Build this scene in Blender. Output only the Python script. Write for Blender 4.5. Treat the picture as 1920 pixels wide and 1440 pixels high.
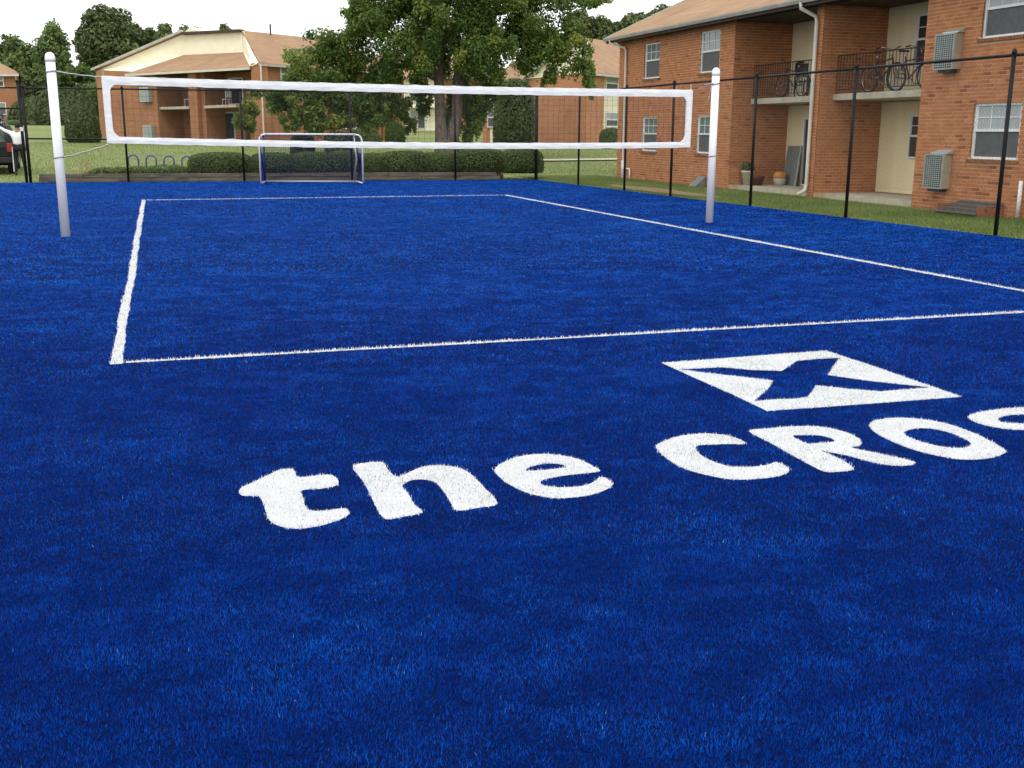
import bpy, bmesh, math, random
import numpy as np
from mathutils import Vector, Matrix
from mathutils.geometry import tessellate_polygon
random.seed(7); RNG = np.random.default_rng(11)
for o in list(bpy.data.objects): bpy.data.objects.remove(o)
scene = bpy.context.scene; COL = scene.collection

# ---------------------------------------------------------------- camera
FPX = 2028.9; PITCH = 0.22893; ROLL = 0.00435; YAW = -0.31165
CAM = np.array([0.418, -8.047, 1.6])
_F = np.array([-math.sin(YAW)*math.cos(PITCH), math.cos(YAW)*math.cos(PITCH), -math.sin(PITCH)])
_X0 = np.array([math.cos(YAW), math.sin(YAW), 0.0]); _U0 = np.cross(_X0, _F)
_X = math.cos(ROLL)*_X0 + math.sin(ROLL)*_U0; _U = -math.sin(ROLL)*_X0 + math.cos(ROLL)*_U0
cam = bpy.data.cameras.new('camera'); camo = bpy.data.objects.new('camera', cam); COL.objects.link(camo)
cam.sensor_width = 36.0; cam.lens = 36.0*FPX/1920.0; cam.clip_start = 0.05; cam.clip_end = 3000
camo.matrix_world = Matrix(((_X[0], _U[0], -_F[0], CAM[0]), (_X[1], _U[1], -_F[1], CAM[1]), (_X[2], _U[2], -_F[2], CAM[2]), (0, 0, 0, 1)))
scene.camera = camo
# photo pixel (1920 x 1440) -> direction -> point on a known surface
def ray(px, py): return _F + _X*(px-960)/FPX - _U*(py-720)/FPX
def GZ(px, py, z=0.0): d = ray(px, py); return CAM + d*(z-CAM[2])/d[2]
def GX(px, py, v): d = ray(px, py); return CAM + d*(v-CAM[0])/d[0]
def GY(px, py, v): d = ray(px, py); return CAM + d*(v-CAM[1])/d[1]
def GD(px, py, depth): return CAM + ray(px, py)*depth
def GP(px, py, p0, n): d = ray(px, py); return CAM + d*(np.dot(np.array(p0)-CAM, n)/np.dot(d, n))

# ---------------------------------------------------------------- world, sun, exposure
SUN_EL = math.radians(56); SUN_AZ = math.radians(200)      # azimuth from +Y clockwise
world = bpy.data.worlds.new('World'); scene.world = world; world.use_nodes = True
wn = world.node_tree.nodes; wl = world.node_tree.links; wn.clear()
w_out = wn.new('ShaderNodeOutputWorld'); w_bg = wn.new('ShaderNodeBackground'); w_bg.inputs[1].default_value = 0.145
w_sky = wn.new('ShaderNodeTexSky'); w_sky.sky_type = 'NISHITA'; w_sky.sun_disc = False
w_sky.sun_elevation = SUN_EL; w_sky.sun_rotation = SUN_AZ; w_sky.air_density = 1.0; w_sky.dust_density = 2.0
w_tc = wn.new('ShaderNodeTexCoord'); w_no = wn.new('ShaderNodeTexNoise'); w_no.inputs['Scale'].default_value = 2.3
w_no.inputs['Detail'].default_value = 6; w_no.inputs['Roughness'].default_value = 0.55
w_cr = wn.new('ShaderNodeValToRGB'); w_cr.color_ramp.elements[0].position = 0.22; w_cr.color_ramp.elements[1].position = 0.5
w_cr.color_ramp.elements[0].color = (0.55, 0.55, 0.55, 1); w_cr.color_ramp.elements[1].color = (1, 1, 1, 1)
w_mx = wn.new('ShaderNodeMixRGB'); w_mx.inputs[2].default_value = (8.6, 8.75, 8.9, 1)
wl.new(w_tc.outputs['Generated'], w_no.inputs['Vector']); wl.new(w_no.outputs['Fac'], w_cr.inputs[0]); wl.new(w_cr.outputs[0], w_mx.inputs[0])
wl.new(w_sky.outputs[0], w_mx.inputs[1]); wl.new(w_mx.outputs[0], w_bg.inputs[0]); wl.new(w_bg.outputs[0], w_out.inputs[0])
sun = bpy.data.lights.new('sun', 'SUN'); sun.energy = 1.0; sun.angle = math.radians(24); sun.color = (1.0, 0.95, 0.88)
suno = bpy.data.objects.new('sun', sun); COL.objects.link(suno)
sd = Vector((math.sin(SUN_AZ)*math.cos(SUN_EL), math.cos(SUN_AZ)*math.cos(SUN_EL), math.sin(SUN_EL)))
suno.rotation_euler = sd.to_track_quat('Z', 'Y').to_euler(); suno.location = (0, 0, 30)
scene.view_settings.view_transform = 'Standard'; scene.view_settings.look = 'None'
scene.view_settings.exposure = 0.36; scene.view_settings.gamma = 1.0; scene.view_settings.use_curve_mapping = False

# ---------------------------------------------------------------- materials
MATS = {}
def mat(name, col, rough=0.7, col2=None, scale=8.0, bump=0.0, bscale=None, spec=0.4, metal=0.0, attr=None, stretch=None, sheen=None, detail=5, coord='Object', trans=0.0, lo=0.35, hi=0.65):
    m = bpy.data.materials.new(name); m.use_nodes = True; n = m.node_tree.nodes; l = m.node_tree.links
    b = n['Principled BSDF']; b.inputs['Roughness'].default_value = rough; b.inputs['Specular IOR Level'].default_value = spec; b.inputs['Metallic'].default_value = metal
    if sheen: b.inputs['Sheen Weight'].default_value = sheen[0]; b.inputs['Sheen Roughness'].default_value = sheen[1]; b.inputs['Sheen Tint'].default_value = (*sheen[2], 1)
    c2 = col2 if col2 else tuple(v*0.8 for v in col)
    tc = n.new('ShaderNodeTexCoord'); vec = tc.outputs[coord]
    if stretch:
        mp = n.new('ShaderNodeMapping'); mp.inputs['Scale'].default_value = stretch; l.new(vec, mp.inputs[0]); vec = mp.outputs[0]
    no = n.new('ShaderNodeTexNoise'); no.inputs['Scale'].default_value = scale; no.inputs['Detail'].default_value = detail; l.new(vec, no.inputs['Vector'])
    cr = n.new('ShaderNodeValToRGB'); cr.color_ramp.elements[0].position = lo; cr.color_ramp.elements[1].position = hi
    cr.color_ramp.elements[0].color = (*c2, 1); cr.color_ramp.elements[1].color = (*col, 1); l.new(no.outputs['Fac'], cr.inputs[0])
    out = cr.outputs[0]
    if attr:        # attr: list of (pos, colour) ramp read from the per-piece 'tint' value; the noise only modulates it
        at = n.new('ShaderNodeAttribute'); at.attribute_name = 'tint'
        ar = n.new('ShaderNodeValToRGB'); els = ar.color_ramp.elements
        els[0].position, els[1].position = attr[0][0], attr[-1][0]; els[0].color = (*attr[0][1], 1); els[1].color = (*attr[-1][1], 1)
        for p, c in attr[1:-1]: e = els.new(p); e.color = (*c, 1)
        l.new(at.outputs['Fac'], ar.inputs[0])
        mx = n.new('ShaderNodeMixRGB'); mx.blend_type = 'MULTIPLY'; mx.inputs[0].default_value = 1.0
        l.new(ar.outputs[0], mx.inputs[1]); l.new(cr.outputs[0], mx.inputs[2]); out = mx.outputs[0]
    l.new(out, b.inputs['Base Color'])
    if bump:
        bn = n.new('ShaderNodeTexNoise'); bn.inputs['Scale'].default_value = bscale or scale*4; bn.inputs['Detail'].default_value = 6; l.new(vec, bn.inputs['Vector'])
        bu = n.new('ShaderNodeBump'); bu.inputs['Strength'].default_value = bump; bu.inputs['Distance'].default_value = 0.02
        l.new(bn.outputs['Fac'], bu.inputs['Height']); l.new(bu.outputs[0], b.inputs['Normal'])
    if trans:
        tr = n.new('ShaderNodeBsdfTranslucent'); l.new(out, tr.inputs[0]); ms = n.new('ShaderNodeMixShader'); ms.inputs[0].default_value = trans
        l.new(b.outputs[0], ms.inputs[1]); l.new(tr.outputs[0], ms.inputs[2]); l.new(ms.outputs[0], n['Material Output'].inputs[0])
    MATS[name] = m; return m
W1 = (1, 1, 1)
mat('turf_base', (0.0003, 0.011, 0.09), 0.95, (0.0004, 0.005, 0.045), 40, 0.6, 300, spec=0.05)
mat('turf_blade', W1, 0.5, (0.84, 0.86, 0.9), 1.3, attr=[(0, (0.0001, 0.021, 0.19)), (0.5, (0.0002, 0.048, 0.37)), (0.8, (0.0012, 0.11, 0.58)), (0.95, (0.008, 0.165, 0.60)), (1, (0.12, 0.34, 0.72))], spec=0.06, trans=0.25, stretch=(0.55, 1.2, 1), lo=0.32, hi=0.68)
mat('turf_white', W1, 0.55, (0.93, 0.93, 0.93), 6, attr=[(0, (0.2, 0.21, 0.22)), (0.12, (0.55, 0.56, 0.57)), (0.5, (0.7, 0.71, 0.72)), (1, (0.86, 0.86, 0.85))], spec=0.3, trans=0.2)
mat('turf_white_base', (0.72, 0.72, 0.72), 0.8, (0.6, 0.6, 0.6), 60, 0.5, 200)
mat('lawn', (0.215, 0.235, 0.085), 0.9, (0.15, 0.195, 0.056), 0.25, 0.5, 30, spec=0.2, lo=0.3, hi=0.7)
mat('grass_blade', W1, 0.7, (0.7, 0.85, 0.7), 0.35, attr=[(0, (0.105, 0.16, 0.038)), (0.6, (0.185, 0.235, 0.066)), (1, (0.31, 0.32, 0.13))], spec=0.25, trans=0.25)
mat('dirt', (0.3, 0.21, 0.12), 0.95, (0.2, 0.15, 0.085), 4, 0.5, 60, spec=0.1)
mat('mulch', (0.09, 0.06, 0.04), 0.95, (0.05, 0.035, 0.025), 12, 0.8, 60, spec=0.1)
mat('concrete', (0.44, 0.4, 0.33), 0.85, (0.35, 0.315, 0.26), 3, 0.2, 80, spec=0.3)
mat('path', (0.56, 0.5, 0.39), 0.85, (0.46, 0.41, 0.32), 2, 0.2, 60, spec=0.3)
mat('white_paint', (0.8, 0.8, 0.81), 0.35, (0.74, 0.74, 0.75), 5, 0.06, 60, spec=0.5)
mat('post_white', (0.88, 0.885, 0.9), 0.5, (0.84, 0.845, 0.86), 6, 0.05, 40, spec=0.5, stretch=(1, 1, 0.25))
mat('tape', (0.84, 0.85, 0.86), 0.6, (0.74, 0.76, 0.78), 14, 0.35, 9, spec=0.3, stretch=(0.5, 1, 2.2))
mat('rope', (0.5, 0.47, 0.38), 0.8, (0.3, 0.28, 0.22), 40, 0.4, 90)
mat('wire', (0.35, 0.35, 0.36), 0.4, (0.22, 0.22, 0.23), 30, metal=0.7)
mat('net_cord', (0.02, 0.02, 0.022), 0.8)
mat('dowel', (0.5, 0.34, 0.18), 0.7, (0.36, 0.24, 0.12), 20)
mat('fence_black', (0.010, 0.009, 0.010), 0.6, (0.016, 0.014, 0.014), 6, spec=0.2)
mat('fence_wire', (0.045, 0.042, 0.042), 0.5, (0.06, 0.055, 0.052), 6, spec=0.4)
mat('mortar', (0.63, 0.45, 0.29), 0.95, (0.54, 0.37, 0.23), 5, 0.4, 120, spec=0.1)
mat('brick', W1, 0.85, (0.82, 0.8, 0.78), 5, 0.4, 90, attr=[(0, (0.27, 0.09, 0.04)), (0.35, (0.41, 0.155, 0.065)), (0.75, (0.5, 0.2, 0.083)), (1, (0.56, 0.265, 0.125))], spec=0.2, coord='Object')
mat('siding', (0.82, 0.71, 0.45), 0.5, (0.77, 0.66, 0.41), 2.5, spec=0.35)
mat('cream', (0.86, 0.8, 0.61), 0.6, (0.81, 0.75, 0.56), 2.5, spec=0.3)
mat('white_trim', (0.74, 0.74, 0.72), 0.45, (0.66, 0.66, 0.64), 5, spec=0.4)
mat('gutter', (0.46, 0.43, 0.39), 0.45, (0.36, 0.34, 0.31), 3, spec=0.4)
mat('downspout', (0.62, 0.57, 0.48), 0.45, (0.52, 0.47, 0.4), 3, spec=0.4)
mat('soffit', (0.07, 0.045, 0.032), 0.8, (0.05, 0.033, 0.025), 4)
mat('glass', (0.035, 0.04, 0.042), 0.06, (0.05, 0.055, 0.055), 2, spec=0.6)
mat('glass_light', (0.2, 0.24, 0.23), 0.08, (0.14, 0.17, 0.165), 6, spec=0.6)  # grey-green reflection on the upper panes put into the base colour
mat('screen', (0.10, 0.105, 0.105), 0.6, (0.08, 0.085, 0.085), 9, spec=0.3)
mat('curtain', (0.42, 0.45, 0.45), 0.8, (0.3, 0.33, 0.33), 12, stretch=(1, 6, 0.3))
mat('brick_sill', (0.3, 0.13, 0.06), 0.85, (0.2, 0.08, 0.04), 14, 0.4, 60, spec=0.2)
mat('ac_grille', (0.32, 0.36, 0.33), 0.6, (0.25, 0.28, 0.26), 9)
mat('ac_dark', (0.05, 0.055, 0.055), 0.7)
mat('ac_case', (0.36, 0.3, 0.21), 0.55, (0.3, 0.25, 0.18), 6, spec=0.4)
mat('ac_top', (0.45, 0.52, 0.5), 0.4, (0.36, 0.42, 0.4), 8, metal=0.4)
mat('slab', (0.48, 0.44, 0.33), 0.8, (0.38, 0.34, 0.26), 4, 0.2, 60)
mat('rail', (0.03, 0.022, 0.018), 0.5)
mat('bark', (0.15, 0.12, 0.1), 0.95, (0.07, 0.055, 0.045), 4, 0.9, 14, spec=0.1, stretch=(2.5, 2.5, 0.35))
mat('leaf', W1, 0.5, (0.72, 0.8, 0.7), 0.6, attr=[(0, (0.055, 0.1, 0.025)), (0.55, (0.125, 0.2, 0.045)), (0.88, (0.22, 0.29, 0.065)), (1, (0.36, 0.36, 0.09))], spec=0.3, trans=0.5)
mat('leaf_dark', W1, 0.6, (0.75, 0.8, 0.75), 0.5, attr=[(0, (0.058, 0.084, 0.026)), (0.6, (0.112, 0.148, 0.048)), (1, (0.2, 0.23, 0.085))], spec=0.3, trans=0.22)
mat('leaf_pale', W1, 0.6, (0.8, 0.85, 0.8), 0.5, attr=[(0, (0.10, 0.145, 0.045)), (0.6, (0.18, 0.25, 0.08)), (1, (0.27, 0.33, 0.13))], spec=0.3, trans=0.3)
mat('leaf_bush', W1, 0.6, (0.8, 0.85, 0.8), 3, attr=[(0, (0.05, 0.075, 0.022)), (0.6, (0.11, 0.16, 0.045)), (1, (0.2, 0.26, 0.08))], spec=0.25, trans=0.3)
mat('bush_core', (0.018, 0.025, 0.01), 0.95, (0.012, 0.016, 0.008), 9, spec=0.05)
mat('timber', (0.17, 0.145, 0.12), 0.9, (0.085, 0.07, 0.058), 3, 0.5, 20, spec=0.15, stretch=(0.5, 4, 4))
mat('rack_blue', (0.04, 0.06, 0.3), 0.4, spec=0.5)
mat('goal_white', (0.72, 0.72, 0.8), 0.4, (0.62, 0.62, 0.7), 6)
mat('goal_blue', (0.015, 0.03, 0.28), 0.5)
mat('goal_net', (0.012, 0.016, 0.09), 0.7)
mat('tyre', (0.018, 0.016, 0.016), 0.7)
mat('chrome', (0.5, 0.5, 0.5), 0.25, metal=1.0)
mat('bike_purple', (0.13, 0.03, 0.1), 0.35, spec=0.5)
mat('bike_dark', (0.03, 0.03, 0.035), 0.35, spec=0.5)
mat('bike_brown', (0.07, 0.035, 0.03), 0.4, spec=0.5)
mat('black_plastic', (0.015, 0.015, 0.015), 0.5)
mat('pot_pale', (0.55, 0.52, 0.42), 0.7, (0.46, 0.43, 0.35), 8)
mat('pot_red', (0.1, 0.025, 0.02), 0.5)
mat('orange', (0.62, 0.27, 0.05), 0.6, (0.5, 0.2, 0.04), 9)
mat('panel_grey', (0.17, 0.19, 0.175), 0.6, (0.13, 0.15, 0.14), 7)
mat('grate', (0.2, 0.19, 0.18), 0.5, (0.13, 0.12, 0.11), 15, metal=0.5)
mat('pvc', (0.75, 0.75, 0.73), 0.4)
mat('car_black', (0.006, 0.006, 0.007), 0.4, spec=0.2)
mat('car_glass', (0.04, 0.09, 0.05), 0.3, (0.02, 0.05, 0.03), 2.5, spec=0.15)  # reflected greenery painted into the glass colour
mat('tail_red', (0.35, 0.02, 0.015), 0.25)
mat('bundle', (0.02, 0.02, 0.023), 0.8, (0.03, 0.03, 0.035), 9, 0.4, 14)
mat('grey_cloth', (0.2, 0.2, 0.21), 0.8)
mat('car_white', (0.72, 0.72, 0.72), 0.3)
mat('shirt', (0.78, 0.78, 0.79), 0.85, (0.7, 0.7, 0.71), 7, 0.3, 14)
mat('trousers', (0.015, 0.015, 0.018), 0.85)
mat('skin', (0.33, 0.17, 0.11), 0.6)
mat('hair', (0.012, 0.01, 0.01), 0.7)
mat('white_cloth', (0.75, 0.75, 0.75), 0.85)
mat('trunk_far', (0.09, 0.075, 0.06), 0.95, (0.05, 0.042, 0.035), 3, spec=0.1)
def brick_far(name, tint=1.0):
    m = bpy.data.materials.new(name); m.use_nodes = True; n = m.node_tree.nodes; l = m.node_tree.links; b = n['Principled BSDF']
    b.inputs['Roughness'].default_value = 0.9; b.inputs['Specular IOR Level'].default_value = 0.15
    tc = n.new('ShaderNodeTexCoord'); sx = n.new('ShaderNodeSeparateXYZ'); l.new(tc.outputs['Object'], sx.inputs[0])
    ad = n.new('ShaderNodeMath'); ad.operation = 'MULTIPLY_ADD'; ad.inputs[1].default_value = -0.2; l.new(sx.outputs[1], ad.inputs[0]); l.new(sx.outputs[0], ad.inputs[2])
    cb = n.new('ShaderNodeCombineXYZ'); l.new(ad.outputs[0], cb.inputs[0]); l.new(sx.outputs[2], cb.inputs[1])
    bt = n.new('ShaderNodeTexBrick'); bt.inputs['Scale'].default_value = 1.0; bt.inputs['Brick Width'].default_value = 0.215; bt.inputs['Row Height'].default_value = 0.076
    bt.inputs['Mortar Size'].default_value = 0.006; l.new(cb.outputs[0], bt.inputs['Vector'])
    bt.inputs['Color1'].default_value = (0.4*tint, 0.185*tint, 0.095*tint, 1); bt.inputs['Color2'].default_value = (0.33*tint, 0.14*tint, 0.07*tint, 1); bt.inputs['Mortar'].default_value = (0.46*tint, 0.28*tint, 0.17*tint, 1)
    no = n.new('ShaderNodeTexNoise'); no.inputs['Scale'].default_value = 0.7; no.inputs['Detail'].default_value = 6; l.new(tc.outputs['Object'], no.inputs['Vector'])
    cr = n.new('ShaderNodeValToRGB'); cr.color_ramp.elements[0].color = (0.78, 0.76, 0.74, 1); cr.color_ramp.elements[0].position = 0.3; cr.color_ramp.elements[1].position = 0.7; l.new(no.outputs['Fac'], cr.inputs[0])
    mx = n.new('ShaderNodeMixRGB'); mx.blend_type = 'MULTIPLY'; mx.inputs[0].default_value = 1; l.new(bt.outputs[0], mx.inputs[1]); l.new(cr.outputs[0], mx.inputs[2]); l.new(mx.outputs[0], b.inputs['Base Color'])
    MATS[name] = m
brick_far('brick_far'); brick_far('brick_pale', 1.25)
def shingle(name):
    m = bpy.data.materials.new(name); m.use_nodes = True; n = m.node_tree.nodes; l = m.node_tree.links; b = n['Principled BSDF']
    b.inputs['Roughness'].default_value = 0.95; b.inputs['Specular IOR Level'].default_value = 0.1
    tc = n.new('ShaderNodeTexCoord'); sx = n.new('ShaderNodeSeparateXYZ'); l.new(tc.outputs['Object'], sx.inputs[0])
    ad = n.new('ShaderNodeMath'); ad.operation = 'MULTIPLY_ADD'; ad.inputs[1].default_value = -0.2; l.new(sx.outputs[1], ad.inputs[0]); l.new(sx.outputs[0], ad.inputs[2])
    cb = n.new('ShaderNodeCombineXYZ'); l.new(ad.outputs[0], cb.inputs[0]); l.new(sx.outputs[2], cb.inputs[1])
    bt = n.new('ShaderNodeTexBrick'); bt.inputs['Scale'].default_value = 1.0; bt.inputs['Brick Width'].default_value = 0.3; bt.inputs['Row Height'].default_value = 0.06
    bt.inputs['Mortar Size'].default_value = 0.006; l.new(cb.outputs[0], bt.inputs['Vector'])
    bt.inputs['Color1'].default_value = (0.4, 0.26, 0.16, 1); bt.inputs['Color2'].default_value = (0.345, 0.22, 0.135, 1); bt.inputs['Mortar'].default_value = (0.28, 0.175, 0.105, 1)
    no = n.new('ShaderNodeTexNoise'); no.inputs['Scale'].default_value = 0.8; no.inputs['Detail'].default_value = 7; l.new(tc.outputs['Object'], no.inputs['Vector'])
    cr = n.new('ShaderNodeValToRGB'); cr.color_ramp.elements[0].color = (0.8, 0.79, 0.78, 1); cr.color_ramp.elements[0].position = 0.3; cr.color_ramp.elements[1].position = 0.7; l.new(no.outputs['Fac'], cr.inputs[0])
    mx = n.new('ShaderNodeMixRGB'); mx.blend_type = 'MULTIPLY'; mx.inputs[0].default_value = 1; l.new(bt.outputs[0], mx.inputs[1]); l.new(cr.outputs[0], mx.inputs[2]); l.new(mx.outputs[0], b.inputs['Base Color'])
    MATS[name] = m
shingle('shingle')

# ---------------------------------------------------------------- mesh helpers
BASE = {}
class MB:
    def __init__(s): s.v = []; s.f = []; s.t = []; s.n = 0
    def add(s, vs, fs, tint=None):
        k = s.n; s.v.extend([tuple(map(float, p)) for p in vs]); s.n += len(vs)
        for q in fs: s.f.append([i+k for i in q])
        if tint is not None: s.t.extend([tint]*len(vs))
        return s
    def box(s, a, b, tint=None):
        x0, y0, z0 = a; x1, y1, z1 = b
        x0, x1 = min(x0, x1), max(x0, x1); y0, y1 = min(y0, y1), max(y0, y1); z0, z1 = min(z0, z1), max(z0, z1)
        return s.add([(x0, y0, z0), (x1, y0, z0), (x1, y1, z0), (x0, y1, z0), (x0, y0, z1), (x1, y0, z1), (x1, y1, z1), (x0, y1, z1)],
                     [(0, 3, 2, 1), (4, 5, 6, 7), (0, 1, 5, 4), (1, 2, 6, 5), (2, 3, 7, 6), (3, 0, 4, 7)], tint)
    def obox(s, c, u, v, w):      # centre and three half-axis vectors
        c, u, v, w = map(np.array, (c, u, v, w))
        P = [c+a*u+b*v+d*w for d in (-1, 1) for b in (-1, 1) for a in (-1, 1)]
        return s.add(P, [(0, 2, 3, 1), (4, 5, 7, 6), (0, 1, 5, 4), (1, 3, 7, 5), (3, 2, 6, 7), (2, 0, 4, 6)])
    def beam(s, a, b, w, h):      # rectangular bar from a to b
        a, b = np.array(a, float), np.array(b, float); d = b-a; L = np.linalg.norm(d); d /= L
        r = np.cross(d, (0, 0, 1)) if abs(d[2]) < 0.95 else np.cross(d, (0, 1, 0)); r /= np.linalg.norm(r); q = np.cross(r, d)
        return s.obox((a+b)/2, d*L/2, r*w/2, q*h/2)
    def tube(s, pts, r, n=8, cap=True):
        pts = [np.array(p, float) for p in pts]; rs = r if hasattr(r, '__len__') else [r]*len(pts); k = s.n; prev = None
        for i, p in enumerate(pts):
            d = pts[min(i+1, len(pts)-1)] - pts[max(i-1, 0)]; d = d/(np.linalg.norm(d)+1e-9)
            if prev is None:
                a = np.cross(d, (0, 0, 1)) if abs(d[2]) < 0.9 else np.cross(d, (1, 0, 0))
            else: a = prev - d*np.dot(prev, d)
            a = a/(np.linalg.norm(a)+1e-9); prev = a; b = np.cross(d, a)
            for j in range(n):
                t = 2*math.pi*j/n; s.v.append(tuple(p + rs[i]*(math.cos(t)*a+math.sin(t)*b))); s.n += 1
        for i in range(len(pts)-1):
            for j in range(n):
                s.f.append([k+i*n+j, k+i*n+(j+1) % n, k+(i+1)*n+(j+1) % n, k+(i+1)*n+j])
        if cap:
            s.f.append([k+j for j in range(n)][::-1]); s.f.append([k+(len(pts)-1)*n+j for j in range(n)])
        return s
    def lathe(s, c, prof, n=16):      # prof: (r, z)
        k = s.n
        for r, z in prof:
            for j in range(n):
                t = 2*math.pi*j/n; s.v.append((c[0]+r*math.cos(t), c[1]+r*math.sin(t), c[2]+z)); s.n += 1
        for i in range(len(prof)-1):
            for j in range(n): s.f.append([k+i*n+j, k+i*n+(j+1) % n, k+(i+1)*n+(j+1) % n, k+(i+1)*n+j])
        s.f.append([k+j for j in range(n)][::-1]); s.f.append([k+(len(prof)-1)*n+j for j in range(n)])
        return s
    def prism(s, poly, off):
        poly = [np.array(p, float) for p in poly]; off = np.array(off, float); m = len(poly)
        nrm = np.zeros(3)
        for i in range(m): nrm += np.cross(poly[i], poly[(i+1) % m])
        if np.dot(nrm, off) > 0: poly = poly[::-1]
        return s.add(poly+[p+off for p in poly], [list(range(m)), list(range(2*m-1, m-1, -1))] + [[(i+1) % m, i, m+i, m+(i+1) % m] for i in range(m)])
    def build(s, name, m, parent=None, smooth=False, bevel=0.0):
        off = np.array(BASE.get(parent.name, (0, 0, 0)) if parent else (0, 0, 0), float)
        me = bpy.data.meshes.new(name); me.from_pydata([tuple(np.array(p)-off) for p in s.v], [], s.f)
        if s.t:
            a = me.attributes.new('tint', 'FLOAT', 'POINT'); a.data.foreach_set('value', s.t)
        me.materials.append(MATS[m]); me.update()
        if smooth: me.shade_smooth()
        o = bpy.data.objects.new(name, me); COL.objects.link(o)
        if parent: o.parent = parent; BASE[o.name] = tuple(off)
        if bevel:
            bv = o.modifiers.new('bevel', 'BEVEL'); bv.width = bevel; bv.segments = 2; bv.limit_method = 'ANGLE'
        return o
def tag(o, label=None, cat=None, group=None, kind=None):
    if label: o['label'] = label
    if cat: o['category'] = cat
    if group: o['group'] = group
    if kind: o['kind'] = kind
    return o
def thing(name, loc, label, cat, group=None, rz=0.0, local=False):
    o = bpy.data.objects.new(name, None); COL.objects.link(o); o.location = tuple(map(float, loc)); o.rotation_euler = (0, 0, rz); o.empty_display_size = 0.2
    BASE[o.name] = (0, 0, 0) if local else tuple(map(float, loc))
    return tag(o, label, cat, group)
def npmesh(name, V, F, m, tint=None, parent=None):       # V (n,3), F (k,3|4): fast path for foliage and pile
    off = np.array(BASE.get(parent.name, (0, 0, 0)) if parent else (0, 0, 0), float); V = V-off
    me = bpy.data.meshes.new(name); nv, nf, k = len(V), len(F), F.shape[1]
    me.vertices.add(nv); me.vertices.foreach_set('co', V.astype(np.float32).ravel())
    me.loops.add(nf*k); me.loops.foreach_set('vertex_index', F.astype(np.int32).ravel())
    me.polygons.add(nf); me.polygons.foreach_set('loop_start', np.arange(0, nf*k, k, dtype=np.int32)); me.polygons.foreach_set('loop_total', np.full(nf, k, dtype=np.int32))
    if tint is not None:
        a = me.attributes.new('tint', 'FLOAT', 'POINT'); a.data.foreach_set('value', tint.astype(np.float32))
    me.materials.append(MATS[m]); me.update(calc_edges=True)
    o = bpy.data.objects.new(name, me); COL.objects.link(o)
    if parent: o.parent = parent; BASE[o.name] = tuple(off)
    return o
def hground(x, y):
    return np.interp(y, [-1e3, 30.5, 40, 54, 64, 92, 108, 1e4], [0, 0, 0.28, 0.74, 0.95, 2.0, 1.5, 1.3])
ZT = -0.02          # backing of the artificial turf

# ================================================================ SETTING
# lawn sheet to the horizon
gx = np.concatenate([np.linspace(-900, -60, 12), np.linspace(-50, 70, 49), np.linspace(80, 900, 12)])
gy = np.concatenate([np.linspace(-400, -20, 8), np.linspace(-15, 160, 71), np.linspace(170, 1200, 14)])
GXX, GYY = np.meshgrid(gx, gy); ZZ = hground(GXX, GYY)-0.03
V = np.stack([GXX.ravel(), GYY.ravel(), ZZ.ravel()], 1); nx = len(gx)
ii = np.arange(len(gy)-1)[:, None]*nx + np.arange(nx-1)[None, :]; ii = ii.ravel()
tag(npmesh('lawn', V, np.stack([ii, ii+1, ii+nx+1, ii+nx], 1), 'lawn'), kind='structure')
# edges of the turf field
FAR = lambda x: 28.15 + (12.93-x)*0.082           # far edge, a little skew to the court
RGT = lambda y: 12.93 + (28.15-y)*0.0200          # right edge
fld = [(-12, -16), (RGT(-16), -16), (12.93, 28.15), (-12, FAR(-12))]
mb = MB(); mb.prism([(x, y, ZT) for x, y in fld], (0, 0, -0.05)); tag(mb.build('turf_field', 'turf_base'), kind='structure')
# concrete path across the far lawn
def ribbon(pts, w, name, m, dz=0.012):
    mb = MB(); L = []; R = []
    for i, p in enumerate(pts):
        a = np.array(pts[max(i-1, 0)]); b = np.array(pts[min(i+1, len(pts)-1)]); d = (b-a)/np.linalg.norm(b-a); nn = np.array([-d[1], d[0]])*w/2
        for S, q in ((L, np.array(p)+nn), (R, np.array(p)-nn)): S.append((q[0], q[1], hground(q[0], q[1])+dz))
    for i in range(len(pts)-1): mb.add([L[i], R[i], R[i+1], L[i+1]], [(0, 1, 2, 3)])
    return tag(mb.build(name, m), kind='structure')
def gnd(px, py):
    z = 0.0
    for _ in range(30): p = GZ(px, py, z); z = 0.5*z+0.5*float(hground(p[0], p[1])); z = min(z, 1.5)
    return GZ(px, py, z)
A = gnd(1150, 299); B = gnd(1010, 301); Cc = gnd(870, 282)
pA, pB, pC = A[:2], B[:2], np.array([B[0]-2.2, B[1]+20])
def dens(ps, n=12): return [tuple(np.array(a)+(np.array(b)-np.array(a))*t) for a, b in zip(ps[:-1], ps[1:]) for t in np.linspace(0, 1, n, endpoint=False)]+[tuple(ps[-1])]
ribbon(dens([Cc[:2], pB]), 1.1, 'path', 'path', 0.02)
ribbon(dens([pB+(pB-pA)/np.linalg.norm(pB-pA)*1.0, pA, pA+(pA-pB)*3]), 1.1, 'path', 'path', 0.03)
# worn earth by the right fence
mb = MB(); pts = []
for i in range(24):
    t = i/24*2*math.pi; pts.append((14.0+0.55*math.cos(t)*(1+0.2*math.sin(3*t)), 20.6+3.6*math.sin(t)*(1+0.15*math.cos(5*t)), -0.018))
mb.add(pts, [list(range(24))]); tag(mb.build('bare_earth', 'dirt'), kind='structure')

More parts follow.
